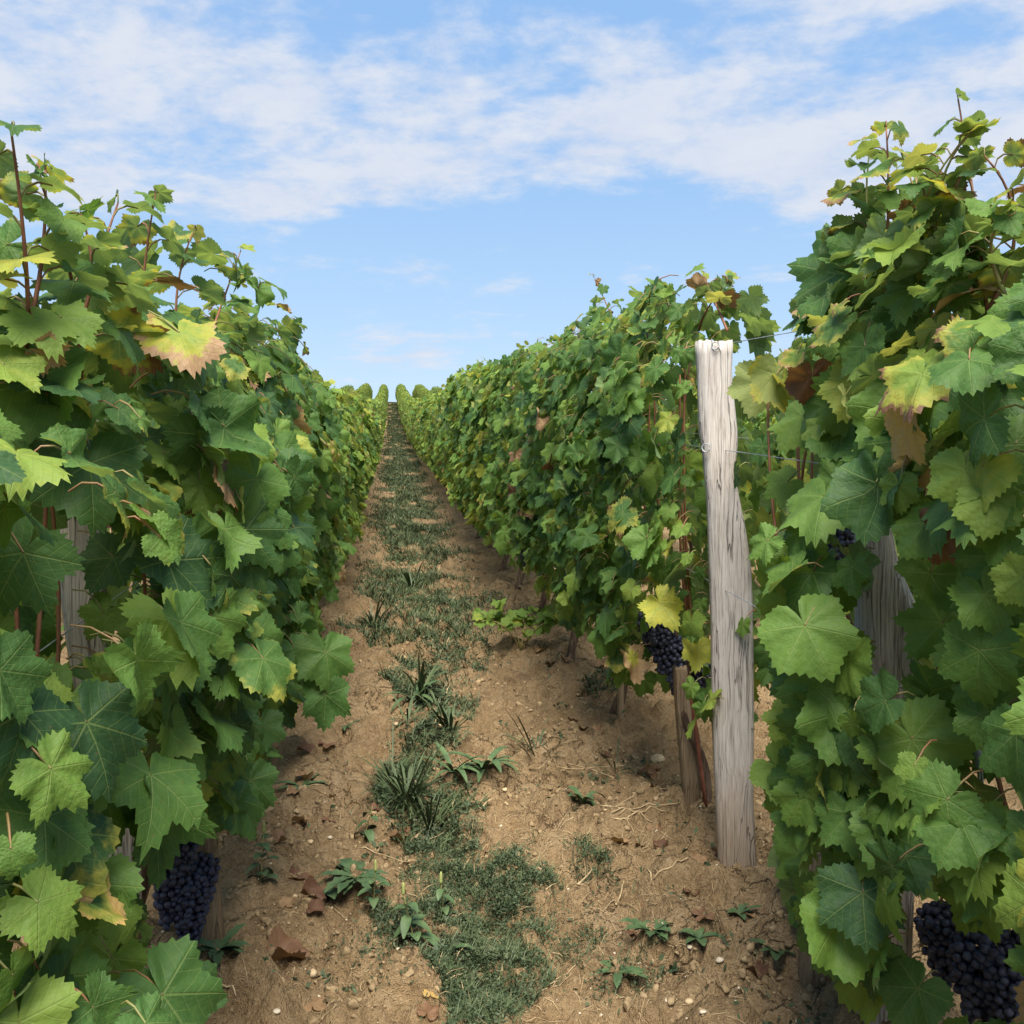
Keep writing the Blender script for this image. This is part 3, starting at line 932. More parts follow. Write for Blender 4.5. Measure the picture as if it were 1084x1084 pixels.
vR3, rr, of = near_vine(1.02, 4.40, 'second grapevine behind the pale grey post, its leaves hanging low over a short trunk', GR, .62, .38, 1.78, .32, -1, 480, 220, 14, hue=.36, n_cane=5, ends=(False, False), size=(.045, .085))
vR4, rr, of = near_vine(1.02, 5.45, 'third grapevine behind the pale grey post, above the bright green low seedling', GR, .62, .36, 1.76, .32, -1, 480, 200, 15, hue=.40, n_cane=3, ends=(False, False), size=(.045, .08), nside=0)
vR5, rr, of = near_vine(1.02, 6.5, 'fourth grapevine behind the pale grey post, with a dark bunch low in its leaves', GR, .62, .34, 1.76, .33, -1, 480, 200, 16, hue=.42, n_cane=2, ends=(False, False), size=(.045, .08))

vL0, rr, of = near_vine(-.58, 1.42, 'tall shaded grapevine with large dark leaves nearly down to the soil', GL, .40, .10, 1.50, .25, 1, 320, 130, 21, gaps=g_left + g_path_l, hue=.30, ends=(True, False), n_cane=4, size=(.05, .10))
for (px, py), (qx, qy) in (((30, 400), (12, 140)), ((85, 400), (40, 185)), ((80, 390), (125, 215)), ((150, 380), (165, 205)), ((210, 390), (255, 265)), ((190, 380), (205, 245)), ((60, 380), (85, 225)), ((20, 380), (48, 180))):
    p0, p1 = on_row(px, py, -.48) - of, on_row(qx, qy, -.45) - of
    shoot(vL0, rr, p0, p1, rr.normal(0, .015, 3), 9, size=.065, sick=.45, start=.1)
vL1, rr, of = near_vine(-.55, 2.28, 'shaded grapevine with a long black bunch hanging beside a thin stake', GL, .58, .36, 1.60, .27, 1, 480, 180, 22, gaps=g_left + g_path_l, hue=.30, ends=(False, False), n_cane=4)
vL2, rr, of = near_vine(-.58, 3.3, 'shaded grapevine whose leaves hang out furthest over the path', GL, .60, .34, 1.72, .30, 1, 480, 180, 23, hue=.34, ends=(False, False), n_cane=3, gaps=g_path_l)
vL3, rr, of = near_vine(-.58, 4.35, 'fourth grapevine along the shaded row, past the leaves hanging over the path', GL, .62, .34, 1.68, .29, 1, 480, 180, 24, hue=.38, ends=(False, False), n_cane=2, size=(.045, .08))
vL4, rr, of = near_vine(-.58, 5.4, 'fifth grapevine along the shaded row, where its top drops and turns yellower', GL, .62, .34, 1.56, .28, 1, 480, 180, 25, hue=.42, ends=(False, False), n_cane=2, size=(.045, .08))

# grape bunches the photo shows
def hang_at(v, which, px, py, depth, sc=1.0, rz=0.0, tilt=(0, 0)):
    hang(v, which, at(px, py, depth) - np.array(v.location), rz, sc, tilt)


hang_at(vL1, 2, 185, 868, 2.35, 1.25, 0, (0, .08)); hang_at(vL1, 0, 208, 905, 2.42, 1.1, 2, (0, 0)); hang_at(vL1, 1, 168, 860, 2.45, 1.2, 4); hang_at(vL1, 2, 200, 925, 2.36, 1.0, 1)
hang_at(vR0, 0, 1040, 985, 2.02, 1.35, 1); hang_at(vR0, 1, 1000, 960, 2.12, 1.3, 2); hang_at(vR0, 2, 1070, 985, 1.95, 1.2, 3)
hang_at(vR2, 2, 700, 640, 3.5, 1.2, 0); hang_at(vR2, 0, 716, 675, 3.52, 1.2, 2); hang_at(vR2, 1, 690, 645, 3.55, 1.2, 4); hang_at(vR2, 1, 742, 690, 3.6, 1.1, 5)
hang_at(vR1, 1, 888, 555, 2.5, 1.0, 1)
hang_at(vR5, 0, 556, 565, 6.3, 1.2, 1); hang_at(vR4, 0, 600, 600, 5.2, 1.1, 2)

# ------------------------------------------------------------------ mid and far vines: prototypes, then copies
def proto_vine(seed, lod, n_side, n_top, hue, T=.29, hw=.64, zb=.36, zt=1.60, size=(.045, .08)):
    rng = np.random.default_rng(seed)
    o = thing('grape_vine', (0, 0, -50), 'proto', 'grapevine')
    make_trunk(o, rng, .5, .019)
    mb = MB()
    for side in (-1, 1):
        p, N, Td, t = scatter(rng, n_side, hw, zb, zt, T, side, seed * .7 + side, ends=(False, False), depth=.06)
        add_leaves(mb, lod, p, N, Td, rng.uniform(*size, len(p)), tones(rng, len(p), hue, .22, .08, .08, .012), rng)
    p, N, Td = crown_leaves(rng, n_top, hw, zt, T, seed * .7)
    add_leaves(mb, lod, p, N, Td, rng.uniform(size[0], size[1], len(p)), tones(rng, len(p), hue + .12, .17, .14, .15, .02), rng)
    # a few shoots standing above the trimmed top
    for i in range(3):
        y = rng.uniform(-hw, hw); h = rng.uniform(.02, .12); k = 6
        P = np.stack([rng.normal(0, .03, k), y + rng.normal(0, .03, k), zt + np.linspace(-.05, h, k)], -1)
        add_leaves(mb, lod, P, rng.normal(0, .6, (k, 3)) + np.array([0, 0, .6]), rng.normal(0, 1, (k, 3)), np.linspace(.055, .025, k), tones(rng, k, hue + .2), rng)
    mb.build('foliage', [M_LEAF_MID, M_PETIOLE], o)
    return o


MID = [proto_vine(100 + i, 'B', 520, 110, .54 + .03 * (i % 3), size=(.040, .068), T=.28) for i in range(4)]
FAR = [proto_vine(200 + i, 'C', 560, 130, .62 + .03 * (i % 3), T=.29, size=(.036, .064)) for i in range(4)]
used = set()


def plant(x, y, label, group, rng, low=0.0, wide=1.0):
    P = MID if y < 20 else FAR
    i = int(rng.integers(0, 4)); key = (y < 20, i)
    loc = (x + rng.normal(0, .02), y, float(hill(y)) + .02)
    rz = 0 if rng.random() < .5 else math.pi
    h = (1.0 - low) * rng.uniform(.93, 1.07)
    sc = (rng.uniform(.95, 1.12) * wide, 1.0, h)
    if key not in used:
        used.add(key); o = P[i]; o.location = loc; o.rotation_euler = (0, 0, rz); o.scale = sc; o['label'] = label; o['group'] = group
        return o
    return dup(P[i], loc, rz, sc, label, group)


vr = np.random.default_rng(77)
FR = 'far grapevines in the row beyond the pale grey post'
FL = 'far grapevines in the shaded row'
F2 = 'grapevines of the second row beyond the pale grey post'
F3 = 'grapevines of the second row beyond the shaded row'
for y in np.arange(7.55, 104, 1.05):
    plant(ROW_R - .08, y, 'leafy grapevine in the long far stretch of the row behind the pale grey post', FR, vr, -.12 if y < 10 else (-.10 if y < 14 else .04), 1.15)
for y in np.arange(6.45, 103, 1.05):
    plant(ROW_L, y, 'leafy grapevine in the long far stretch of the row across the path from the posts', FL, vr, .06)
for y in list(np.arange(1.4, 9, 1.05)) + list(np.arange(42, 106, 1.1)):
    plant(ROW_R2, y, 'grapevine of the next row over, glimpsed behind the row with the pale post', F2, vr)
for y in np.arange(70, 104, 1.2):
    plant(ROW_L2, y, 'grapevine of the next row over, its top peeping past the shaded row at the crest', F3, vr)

# the rest of the vineyard on both sides, which only shows through chinks in the two rows
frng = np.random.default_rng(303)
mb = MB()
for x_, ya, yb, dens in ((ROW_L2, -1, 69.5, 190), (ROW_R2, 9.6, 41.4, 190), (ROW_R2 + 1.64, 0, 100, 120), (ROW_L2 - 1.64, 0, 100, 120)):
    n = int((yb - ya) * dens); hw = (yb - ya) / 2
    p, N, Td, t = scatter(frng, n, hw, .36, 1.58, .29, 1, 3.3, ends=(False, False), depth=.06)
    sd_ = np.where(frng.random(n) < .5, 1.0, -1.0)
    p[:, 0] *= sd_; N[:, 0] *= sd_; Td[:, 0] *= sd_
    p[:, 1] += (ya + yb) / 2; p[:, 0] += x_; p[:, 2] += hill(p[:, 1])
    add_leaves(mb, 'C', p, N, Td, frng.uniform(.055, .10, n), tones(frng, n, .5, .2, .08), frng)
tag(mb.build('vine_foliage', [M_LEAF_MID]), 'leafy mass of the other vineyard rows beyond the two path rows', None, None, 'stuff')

# ------------------------------------------------------------------ single conspicuous leaves (parts of their vines)
def hero_leaf(v, px, py, depth, size, N, T, hue, wither, rnd, label, tpl='A', stalk=True, seed=1):
    rng = np.random.default_rng(seed)
    p = at(px, py, depth) - np.array(v.location)
    mb = MB()
    T = np.array([T], float); N = np.array([N], float)
    add_leaves(mb, tpl, p[None], N, T, np.array([size]), np.array([[hue, wither, rnd, 1.]]), rng, (p - nrm(T[0]) * .03 - np.array([np.sign(p[0]) * .08, 0, 0]) + np.array([0, .02, .02]))[None] if stalk else None)
    o = mb.build('leaf', [M_LEAF, M_PETIOLE], v)
    o['label'] = label
    return o


def cam_vec(r, u, f):
    """Direction given as right, up and away from the camera."""
    return RGT * r + np.array([0, 0, u]) + FWD * f


TO = cam_vec(0, .15, -1)
hero_leaf(vR1, 806, 404, 2.62, .10, cam_vec(.25, .1, 1), cam_vec(-.35, -1, -.1), .72, .12, .7, 'pale yellow-green leaf showing its underside over the post', seed=3)
hero_leaf(vR1, 822, 396, 2.55, .11, cam_vec(-.5, .1, .9), cam_vec(.15, -1, 0), .74, .42, .62, 'pale yellow-green leaf with a scorched tip', seed=5)
hero_leaf(vR1, 885, 290, 2.2, .14, cam_vec(-.5, .3, -.8), cam_vec(-.2, .9, .1), .2, 0, .4, 'large dark leaf standing up against the sky', seed=6)
hero_leaf(vL0, 190, 352, 1.62, .09, cam_vec(.2, .75, -.6), cam_vec(.3, -.8, -.3), .85, .62, .65, 'yellow leaf with a brown withered tip', seed=8)
hero_leaf(vL0, 62, 390, 1.35, .035, cam_vec(.6, .3, -.8), cam_vec(.1, -1, 0), .3, 1.4, .12, 'small shrivelled brown leaf', 'D', seed=9)
hero_leaf(vL0, 125, 800, 1.75, .055, cam_vec(.1, .75, -.7), cam_vec(.5, -.5, -.4), .5, 1.4, .40, 'dry brown leaf', seed=10)
hero_leaf(vL0, 150, 812, 1.75, .042, cam_vec(.1, .7, -.7), cam_vec(.6, -.5, -.4), 1.0, .30, .95, 'bright orange-yellow leaf', seed=11)
hero_leaf(vR2, 668, 698, 3.3, .085, cam_vec(.4, .5, -.8), cam_vec(.25, -1, -.1), .95, .80, .80, 'tan and yellow curled leaf hanging down', 'D', seed=12)
hero_leaf(vR2, 738, 686, 3.05, .075, cam_vec(0, .5, -.9), cam_vec(-.1, -.9, -.3), .92, .10, .8, 'bright yellow leaf', seed=13)
hero_leaf(vR2, 572, 440, 4.3, .07, cam_vec(.6, .2, -.8), cam_vec(-.1, -1, 0), .6, 1.4, .68, 'curled tan dry leaf', 'D', seed=14)
hero_leaf(vL1, 250, 470, 2.0, .10, cam_vec(.3, .35, -.9), cam_vec(.25, -.9, -.1), .66, .10, .6, 'pale leaf with a yellowing edge', seed=15)
hero_leaf(vL1, 135, 515, 1.7, .085, cam_vec(.2, -.1, -1), cam_vec(-.1, -1, 0), .66, 0, .4, 'smooth yellow-green leaf', seed=16)
hero_leaf(vL2, 345, 690, 2.6, .105, cam_vec(.45, .3, -.8), cam_vec(.05, -1, 0), .36, 0, .2, None or 'large drooping leaf over the path', seed=17)
hero_leaf(vL2, 345, 735, 2.6, .095, cam_vec(.3, .2, -.9), cam_vec(-.05, -1, 0), .25, 0, .2, 'dark leaf hanging lowest over the path', seed=18)
hero_leaf(vL1, 205, 850, 2.15, .085, cam_vec(.5, .2, -.9), cam_vec(.1, -1, 0), .62, 0, .2, 'pale leaf in front of the grapes', seed=19)
hero_leaf(vR3, 660, 650, 3.7, .09, cam_vec(-.2, .1, -1), cam_vec(0, -1, 0), .70, .05, .4, 'yellowing leaf', seed=20)

for i, (v, px, py, dp, sz_, hu) in enumerate([
    (vR1, 852, 662, 1.78, .105, .52), (vR0, 1052, 690, 1.62, .115, .55), (vR0, 965, 782, 1.66, .115, .58), (vR1, 890, 975, 1.78, .105, .50), (vR1, 842, 590, 1.95, .090, .58), (vR1, 948, 872, 1.72, .095, .40),
    (vR0, 985, 470, 1.85, .095, .42), (vR1, 905, 425, 2.0, .085, .45), (vR0, 1055, 575, 1.65, .095, .36), (vR1, 822, 812, 2.0, .080, .62), (vR0, 1035, 870, 1.62, .085, .52), (vR1, 880, 740, 1.85, .085, .40), (vR1, 900, 860, 1.8, .085, .35),
    (vR0, 1010, 385, 1.8, .09, .45), (vR0, 985, 605, 1.72, .085, .45), (vR1, 930, 505, 1.95, .08, .40), (vR0, 1075, 470, 1.6, .09, .38), (vR1, 890, 350, 2.05, .085, .40), (vR0, 960, 330, 1.95, .085, .35),
    (vL0, 95, 490, 1.38, .100, .18), (vL0, 45, 395, 1.30, .095, .40), (vL0, 70, 745, 1.36, .105, .52), (vL0, 62, 835, 1.30, .105, .48), (vL0, 95, 935, 1.34, .095, .42), (vL0, 120, 1015, 1.5, .075, .55), (vL0, 25, 585, 1.25, .09, .22),
    (vL1, 110, 650, 1.72, .058, .60), (vL1, 155, 672, 1.72, .062, .58), (vL1, 128, 715, 1.68, .062, .62), (vL1, 215, 712, 1.85, .062, .60), (vL1, 150, 745, 1.75, .050, .60), (vL1, 200, 760, 1.8, .052, .45), (vL1, 210, 440, 1.95, .095, .10), (vL1, 120, 590, 1.75, .075, .12)]):
    r_ = np.random.default_rng(700 + i)
    sgn = 1 if v in (vL0, vL1) else -1
    o = hero_leaf(v, px, py, dp, sz_, cam_vec(sgn * .25 + r_.normal(0, .22), .42 + r_.normal(0, .15), -1), cam_vec(r_.normal(-.15 * sgn, .45), -1, -.2), hu, 0.0, r_.random() * .6, 'broad leaf turned towards the path', seed=700 + i)
    del o['label']
for (px, py), (qx, qy), d_ in (((228, 690), (276, 632), 1.95), ((190, 700), (150, 640), 1.8)):
    rr = np.random.default_rng(px); off_ = np.array(vL1.location)
    shoot(vL1, rr, at(px, py, d_) - off_, at(qx, qy, d_ - .02) - off_, (0, 0, .02), 7, .003, .040, .66, .2, True, .25)

# ------------------------------------------------------------------ stakes, rod, wires, fittings
b = on_ground(226, 992); stake(b, b + np.array([-.04, -.02, .62]), .052, M_STAKE, 'thin split stake behind the black grapes of the shaded row', 31)
b = on_ground(732, 845); stake(b, b + np.array([-.045, .0, .46]), .062, M_STAKE, 'short tan stake with a vine stem tied to it, under the dark grape bunch', 32)
b = on_ground(657, 762); stake(b, b + np.array([.0, .02, .40]), .030, M_STAKE, 'thin brown stake beside a dark trunk, second stake beyond the pale post', 33)
b = on_ground(577, 648); stake(b, b + np.array([.0, .02, .40]), .040, M_STAKE, 'small grey-brown stake above the bright seedling, farther up the row', 34)
b = on_ground(864, 1032); stake(b, b + np.array([.02, .02, .30]), .085, M_STAKE, 'stout low stump of wood in the soil before the dark split post', 35)

b = on_ground(748, 852); tpt = at(729, 715, float(b @ FWD))
mb = MB(); mb.tube(curve(b - np.array([0, 0, .03]), tpt, (.0, 0, 0), 6), .0075, 8)
tag(mb.build('metal_rod', M_RUST), 'thin red-brown rod stuck in the soil between the tan stake and the pale post', 'rod')
b = on_ground(735, 850) + np.array([.035, 0, 0])
mb = MB(); mb.tube(np.concatenate([curve(b - np.array([0, 0, .05]), b + np.array([-.05, .02, .25]), (.035, 0, 0), 8), curve(b + np.array([-.06, .03, .29]), b + np.array([-.02, .15, .55]), (-.03, 0, 0), 6)]), np.linspace(.017, .010, 14), 8)
st_ = mb.build('trunk', M_BARK); st_.parent = vR2; st_.matrix_parent_inverse = Matrix.Translation(-Vector(vR2.location))


def wire(pts, label, r=.0013, group='trellis wires'):
    mb = MB(); mb.tube(np.array(pts), r, 5)
    return tag(mb.build('trellis_wire', M_WIRE), label, 'wire', group)


def row_wire(x, h, y0, y1, label, px=None):
    yy = np.arange(y0, y1, 1.5)
    pts = np.stack([np.full(len(yy), x), yy, hill(yy) + h], -1)
    if px is not None:                                         # passes the pale post's face
        pts[:, 0] = np.where(np.abs(yy - pb[1]) < .8, px, pts[:, 0])
    return wire(pts, label)


hz = lambda py: CAM_H + (542 - py) / FPX * pd - float(hill(pb[1]))
row_wire(ROW_R - .075, hz(476), pb[1] - 3.0, 60, 'thin taut wire crossing the pale post at its upper loop')
row_wire(ROW_R + .075, hz(466), pb[1] - 3.0, 60, 'thin wire running along the far side of the pale post')
row_wire(ROW_R - .075, hz(622), pb[1] - 3.0, 60, 'thin wire crossing the middle of the pale post')
row_wire(ROW_R, hz(360), pb[1] - 3.0, 60, 'wire carried over the top of the pale post')
row_wire(ROW_L + .05, .62, .4, 60, 'low wire strung inside the shaded row')
row_wire(ROW_L + .05, 1.05, .4, 60, 'upper wire strung inside the shaded row')


def lathe(mb, prof, sides=14, mat=0):
    mb.tube([(0, 0, z) for z, r in prof], [r for z, r in prof], sides, mat)


# oval wire strainer on a drop wire, shaded row
p = at(9, 806, 1.22)
o = thing('wire_strainer', p, 'small grey oval wire strainer on a hanging wire in the shaded row', 'wire strainer')
mb = MB(); lathe(mb, [(-.024, .004), (-.019, .009), (-.010, .0145), (0, .0165), (.010, .0145), (.019, .009), (.024, .004)]); mb.build('barrel', M_GREYMETAL, o)
mb = MB(); mb.tube(curve((0, 0, -.14), (.0, 0, -.02), (0, 0, 0)), .0016, 6); mb.build('lower_wire', M_WIRE, o)
mb = MB(); mb.tube(curve((.004, 0, .02), (.018, .01, .15), (0.004, 0, 0)), .0016, 6); mb.tube(curve((-.002, 0, .02), (.011, .01, .15), (0.002, 0, 0)), .0016, 6); mb.tube(torus_pts((.001, 0, .034), .006, (0, 0, 1), 10, 3, .010), .0013, 5); mb.build('upper_wire', M_WIRE, o)
# slim tensioner, near vine
p = at(1037, 803, 1.72)
o = thing('wire_tensioner', p, 'slim blue-grey wire tensioner between the big leaves above the large bunch', 'wire tensioner')
mb = MB(); lathe(mb, [(-.018, .003), (-.014, .007), (-.004, .008), (.012, .0085), (.018, .005)]); mb.build('sleeve', M_GREYMETAL, o)
mb = MB(); mb.tube(curve((0, 0, -.12), (0, 0, -.016), (0, 0, 0)), .0015, 6); mb.tube(curve((.012, 0, -.12), (.004, 0, -.016), (0, 0, 0)), .0015, 6); mb.build('lower_wire', M_WIRE, o)
mb = MB(); mb.tube(curve((0, 0, .017), (-.01, 0, .12), (0, 0, 0)), .0015, 6); mb.build('upper_wire', M_WIRE, o)

# ------------------------------------------------------------------ ground plants
def strip_leaf(mb, base, d, up, length, width, droop, lobed=0.0, seg=6, mat=0, rng=None):
    """A tapered, folded leaf blade that arcs over; the outline may be toothed."""
    d = nrm(np.asarray(d, float)); side = nrm(np.cross(d, [0, 0, 1.0]))
    t = np.linspace(0, 1, seg + 1)
    c = np.asarray(base)[None] + d[None] * (length * t)[:, None] + np.array([0, 0, 1.0])[None] * (length * (up * t - droop * t ** 2))[:, None]
    w = width * np.sin(np.pi * np.clip(t * .93 + .04, 0, 1)) ** .75
    if lobed: w = w * (1 + lobed * np.where(np.arange(seg + 1) % 2 == 0, .8, -.8)); w[-1] = width * .05
    lift = np.array([0, 0, 1.0])[None] * (w * .35)[:, None]
    L, Rr = c - side[None] * w[:, None] + lift, c + side[None] * w[:, None] + lift
    V = np.concatenate([L, c, Rr]); n = seg + 1
    fs = [(i, n + i, n + i + 1, i + 1) for i in range(seg)] + [(n + i, 2 * n + i, 2 * n + i + 1, n + i + 1) for i in range(seg)]
    mb.add(V, fs, mat)


def rosette(name, px, py, n, length, width, label, cat='weed', lobed=0.35, up=.5, seed=1, mat=None):
    rng = np.random.default_rng(seed); p = on_ground(px, py)
    mb = MB()
    for i in range(n):
        a = i * 2.4 + rng.uniform(-.4, .4)
        strip_leaf(mb, p + np.array([0, 0, -.004]), (math.cos(a), math.sin(a), 0), up * rng.uniform(.5, 1.4), length * rng.uniform(.6, 1.1), width * rng.uniform(.8, 1.15), up * rng.uniform(.5, 1.2), lobed, 8)
    return tag(mb.build(name, mat or M_WEED), label, cat, 'low weeds on the path')


def tuft(px, py, n, h, label, seed=1, w=.0035, spread=.6):
    rng = np.random.default_rng(seed); p = on_ground(px, py)
    mb = MB()
    n = int(n * 2.4)
    for i in range(n):
        a = rng.uniform(0, 6.28); r = abs(rng.normal(0, .022))
        strip_leaf(mb, p + np.array([r * math.cos(a), r * math.sin(a), -.005]), (math.cos(a) * spread, math.sin(a) * spread, 0), rng.uniform(.5, 2.0), h * rng.uniform(.3, .75), w * rng.uniform(.7, 1.3), rng.uniform(.2, 1.2), 0, 5)
    return tag(mb.build('grass_tuft', M_GRASS), label, 'grass tuft', 'single grass tufts')


def leafy_weed(px, py, h, label, seed, spike=True, n=9, size=.035):
    rng = np.random.default_rng(seed); p = on_ground(px, py)
    o = thing('weed', p, label, 'weed', 'low weeds on the path')
    lean = rng.normal(0, .2, 2) * h
    pts = curve((0, 0, -.01), (lean[0], lean[1], h), (0, 0, 0), 8)
    mb = MB(); mb.tube(pts, np.linspace(.002, .0012, 8), 5); mb.build('stem', M_GREENCANE, o)
    mb = MB()
    for i in range(n):
        t = .12 + .8 * i / n; q = pts[0] * (1 - t) + pts[-1] * t
        a = i * 2.4 + rng.uniform(-.3, .3)
        strip_leaf(mb, q, (math.cos(a), math.sin(a), 0), rng.uniform(.1, .7), size * rng.uniform(.8, 1.3) * (1.3 - .5 * t), size * .33 * (1.2 - .4 * t), rng.uniform(.4, .9), 0, 5)
    mb.build('leaves', M_WEED, o)
    if spike:
        mb = MB(); e = pts[-1]
        z = np.linspace(-.005, .03, 9); mb.tube(np.stack([e[0] + 0 * z, e[1] + 0 * z, e[2] + z], -1), .0048 * np.array([.4, .9, 1.05, .9, 1.05, .85, .9, .7, .25]), 8)
        mb.build('flower_spike', M_SPIKE, o)
    return o


leafy_weed(440, 1000, .13, 'leafy weed with a pale green flower spike beside the creeping green mat', 41, True, 12, .045)
leafy_weed(395, 960, .11, 'smaller spiked weed with broad leaves behind the dandelion-like rosette', 42, True, 9, .04)
leafy_weed(276, 935, .14, 'thin upright weed with grey-green leaves near the black grapes', 43, True, 12, .04)
leafy_weed(384, 890, .11, 'sparse upright weed with drooping pale leaves by the grass tufts', 44, False, 7, .045)
leafy_weed(470, 970, .10, 'short spiked weed at the edge of the creeping green mat', 45, True, 8, .035)
rosette('weed', 376, 930, 16, .13, .020, 'broad dandelion-like rosette of toothed green leaves on bare soil', seed=46, lobed=.3, up=.35)
rosette('weed', 345, 940, 5, .12, .020, 'few long toothed leaves lying flat beside the broad rosette', seed=47, lobed=.25, up=.2)
rosette('weed', 512, 815, 15, .17, .015, 'dark green rosette of long pointed leaves below the small white stone', seed=48, lobed=0, up=.9)
rosette('weed', 480, 818, 11, .14, .012, 'narrow-leaved rosette touching the dark pointed rosette', seed=49, lobed=0, up=.9)
rosette('weed', 438, 742, 9, .16, .018, 'blue-green broad-bladed weed among the path grass', seed=50, lobed=0, up=1.1)
rosette('weed', 617, 850, 9, .09, .014, 'small fresh green weed on the clods beside the dry straw', seed=51, lobed=.1, up=1.1)
rosette('weed', 690, 985, 14, .085, .015, 'low green toothed weed on bare clods before the pale post', seed=52, lobed=.4, up=.45)
rosette('weed', 740, 992, 7, .06, .013, 'little round-leaved weed just beyond the low toothed weed', seed=53, lobed=0, up=.5)
rosette('weed', 782, 968, 6, .06, .013, 'scattered oval weed leaves in front of the pale post', seed=54, lobed=0, up=.6)
rosette('weed', 822, 1010, 8, .07, .014, 'spindly dark weed under the big vine leaves', seed=55, lobed=0, up=.7)
rosette('weed', 655, 1030, 7, .075, .014, 'flat grey-green weed with few oval leaves on the clods', seed=56, lobed=.1, up=.35)
rosette('weed', 318, 832, 18, .10, .013, 'spreading green weed at the foot of the shaded row', seed=57, lobed=.3, up=.4)
rosette('weed', 232, 1005, 16, .09, .013, 'green weed under the black grape bunch', seed=58, lobed=.2, up=.5)
rosette('weed', 365, 770, 7, .12, .010, 'small dark weed beside the lowest hanging leaf', seed=59, lobed=.2, up=.6)
rosette('weed', 470, 1010, 9, .07, .012, 'tiny oval-leaved weed inside the green mat', seed=60, lobed=0, up=.6)
tuft(430, 850, 42, .22, 'largest dark grass tuft, halfway down the near path', 61, .004)
tuft(455, 882, 40, .20, 'dense grass tuft joined to the creeping mat', 62, .004)
tuft(415, 835, 26, .20, 'looser grass tuft beside the largest one', 63, .0035)
tuft(477, 775, 12, .20, 'wide-bladed small grass tuft near two yellowish stones', 64, .006)
tuft(432, 765, 8, .16, 'few upright grass blades beside a yellowish stone', 65, .005)
tuft(445, 735, 12, .28, 'tall dark grass blades over the blue-green weed', 66, .007, .35)
tuft(436, 625, 14, .30, 'lone clump of stiff grass blades farther up the path', 67, .007, .4)
tuft(568, 800, 8, .22, 'thin pale grass blades on the clods near the straw', 68, .004, .35)
tuft(652, 820, 7, .20, 'two or three slender grass blades by the white stone', 69, .003, .5)
tuft(395, 665, 26, .22, 'ragged grass tuft against the shaded row', 70, .005)

# bright self-sown vine at the foot of the third vine
p = on_ground(552, 688)
o = thing('vine_seedling', p, 'bright green low vine seedling sprawling on the soil beside the path', 'vine seedling')
rng = np.random.default_rng(81); lf = MB()
for i in range(5):
    a = [2.9, 2.2, .3, -.5, 1.2][i]; ln = [.30, .25, .36, .30, .2][i]
    e = np.array([math.cos(a) * ln, math.sin(a) * ln * .6, .10 + .05 * rng.random()])
    pts = curve((0, 0, 0), e, (0, 0, .10), 9)
    mb = MB(); mb.tube(pts, np.linspace(.004, .0018, 9), 5); mb.build('cane', M_GREENCANE, o)
    n = 11
    ts = rng.uniform(.15, 1.0, n); P = np.stack([np.interp(ts, np.linspace(0, 1, 9), pts[:, k]) for k in range(3)], -1)
    add_leaves(lf, 'A', P + rng.normal(0, .035, (n, 3)) + np.array([0, 0, .03]), np.array([0, -.5, .9]) + rng.normal(0, .4, (n, 3)), rng.normal(0, 1, (n, 3)) + np.array([0, -.4, -.2]), rng.uniform(.035, .06, n), tones(rng, n, .66, .08, .12, .03, 0), rng, P)
lf.build('leaves', [M_LEAF, M_PETIOLE], o)

# ------------------------------------------------------------------ grass strip and creeping mat (uncountable)
PATCH = [(500, 935, 78, 32, 1.3), (500, 985, 92, 50, 1.6), (515, 1045, 72, 45, 1.3), (470, 905, 45, 20, .5), (560, 935, 45, 16, .35), (430, 975, 40, 25, .30), (465, 860, 52, 32, .7), (452, 790, 45, 26, .5), (470, 755, 42, 20, .4), (430, 830, 42, 24, .5), (490, 640, 50, 16, .4), (500, 1080, 60, 20, .8), (620, 905, 30, 14, .2), (455, 705, 50, 28, .5), (440, 730, 40, 14, .4), (490, 700, 35, 18, .35), (385, 668, 34, 12, .3), (450, 640, 34, 10, .3), (470, 636, 25, 8, .2), (500, 970, 140, 95, .35), (440, 1000, 80, 60, .15), (600, 1000, 60, 40, .14), (660, 1040, 45, 25, .08), (575, 650, 40, 8, .15), (640, 715, 30, 8, .15)]
mrng = np.random.default_rng(91)


def disc(px, py, rx, ry, n):
    a = mrng.uniform(0, 6.283, n); q = np.sqrt(mrng.random(n)) * (1 + .25 * np.sin(3 * a + px))
    c = on_ground(px, py); ex, ey = on_ground(px + rx, py), on_ground(px, py - ry)
    X = c[0] + q * np.cos(a) * (ex[0] - c[0]) + q * np.sin(a) * (ey[0] - c[0])
    Y = c[1] + q * np.cos(a) * (ex[1] - c[1]) + q * np.sin(a) * (ey[1] - c[1])
    k = fbm(X * 9, Y * 9, 55, 4, .6) + .10 * mrng.normal(0, 1, n) - .24 * q ** 2 > .36
    X, Y = X[k], Y[k]
    return np.stack([X, Y, ground_z(X, Y)], -1)


def small_leaves(mb, P, size, hmax, rng):
    n = len(P)
    a = rng.uniform(0, 6.283, n); el = rng.uniform(-.2, 1.0, n)
    d = np.stack([np.cos(a) * np.cos(el), np.sin(a) * np.cos(el), np.sin(el)], -1)
    s = nrm(np.cross(d, rng.normal(0, 1, (n, 3))))
    u = np.cross(s, d)
    L = size * rng.uniform(.6, 1.4, n)[:, None]
    B = P + np.array([0, 0, 1.]) * (rng.random(n) ** 1.5 * hmax)[:, None]
    V = np.stack([B, B + d * L * .45 - s * L * .26 + u * L * .06, B + d * L * .5 , B + d * L * .45 + s * L * .26 + u * L * .06, B + d * L], 1)
    f = np.array([[0, 2, 1], [1, 2, 4], [0, 3, 2], [2, 3, 4]])
    Lp = f.reshape(1, -1) + (np.arange(n) * 5)[:, None]
    mb.addnp(V, Lp, np.full(4 * n, 3))


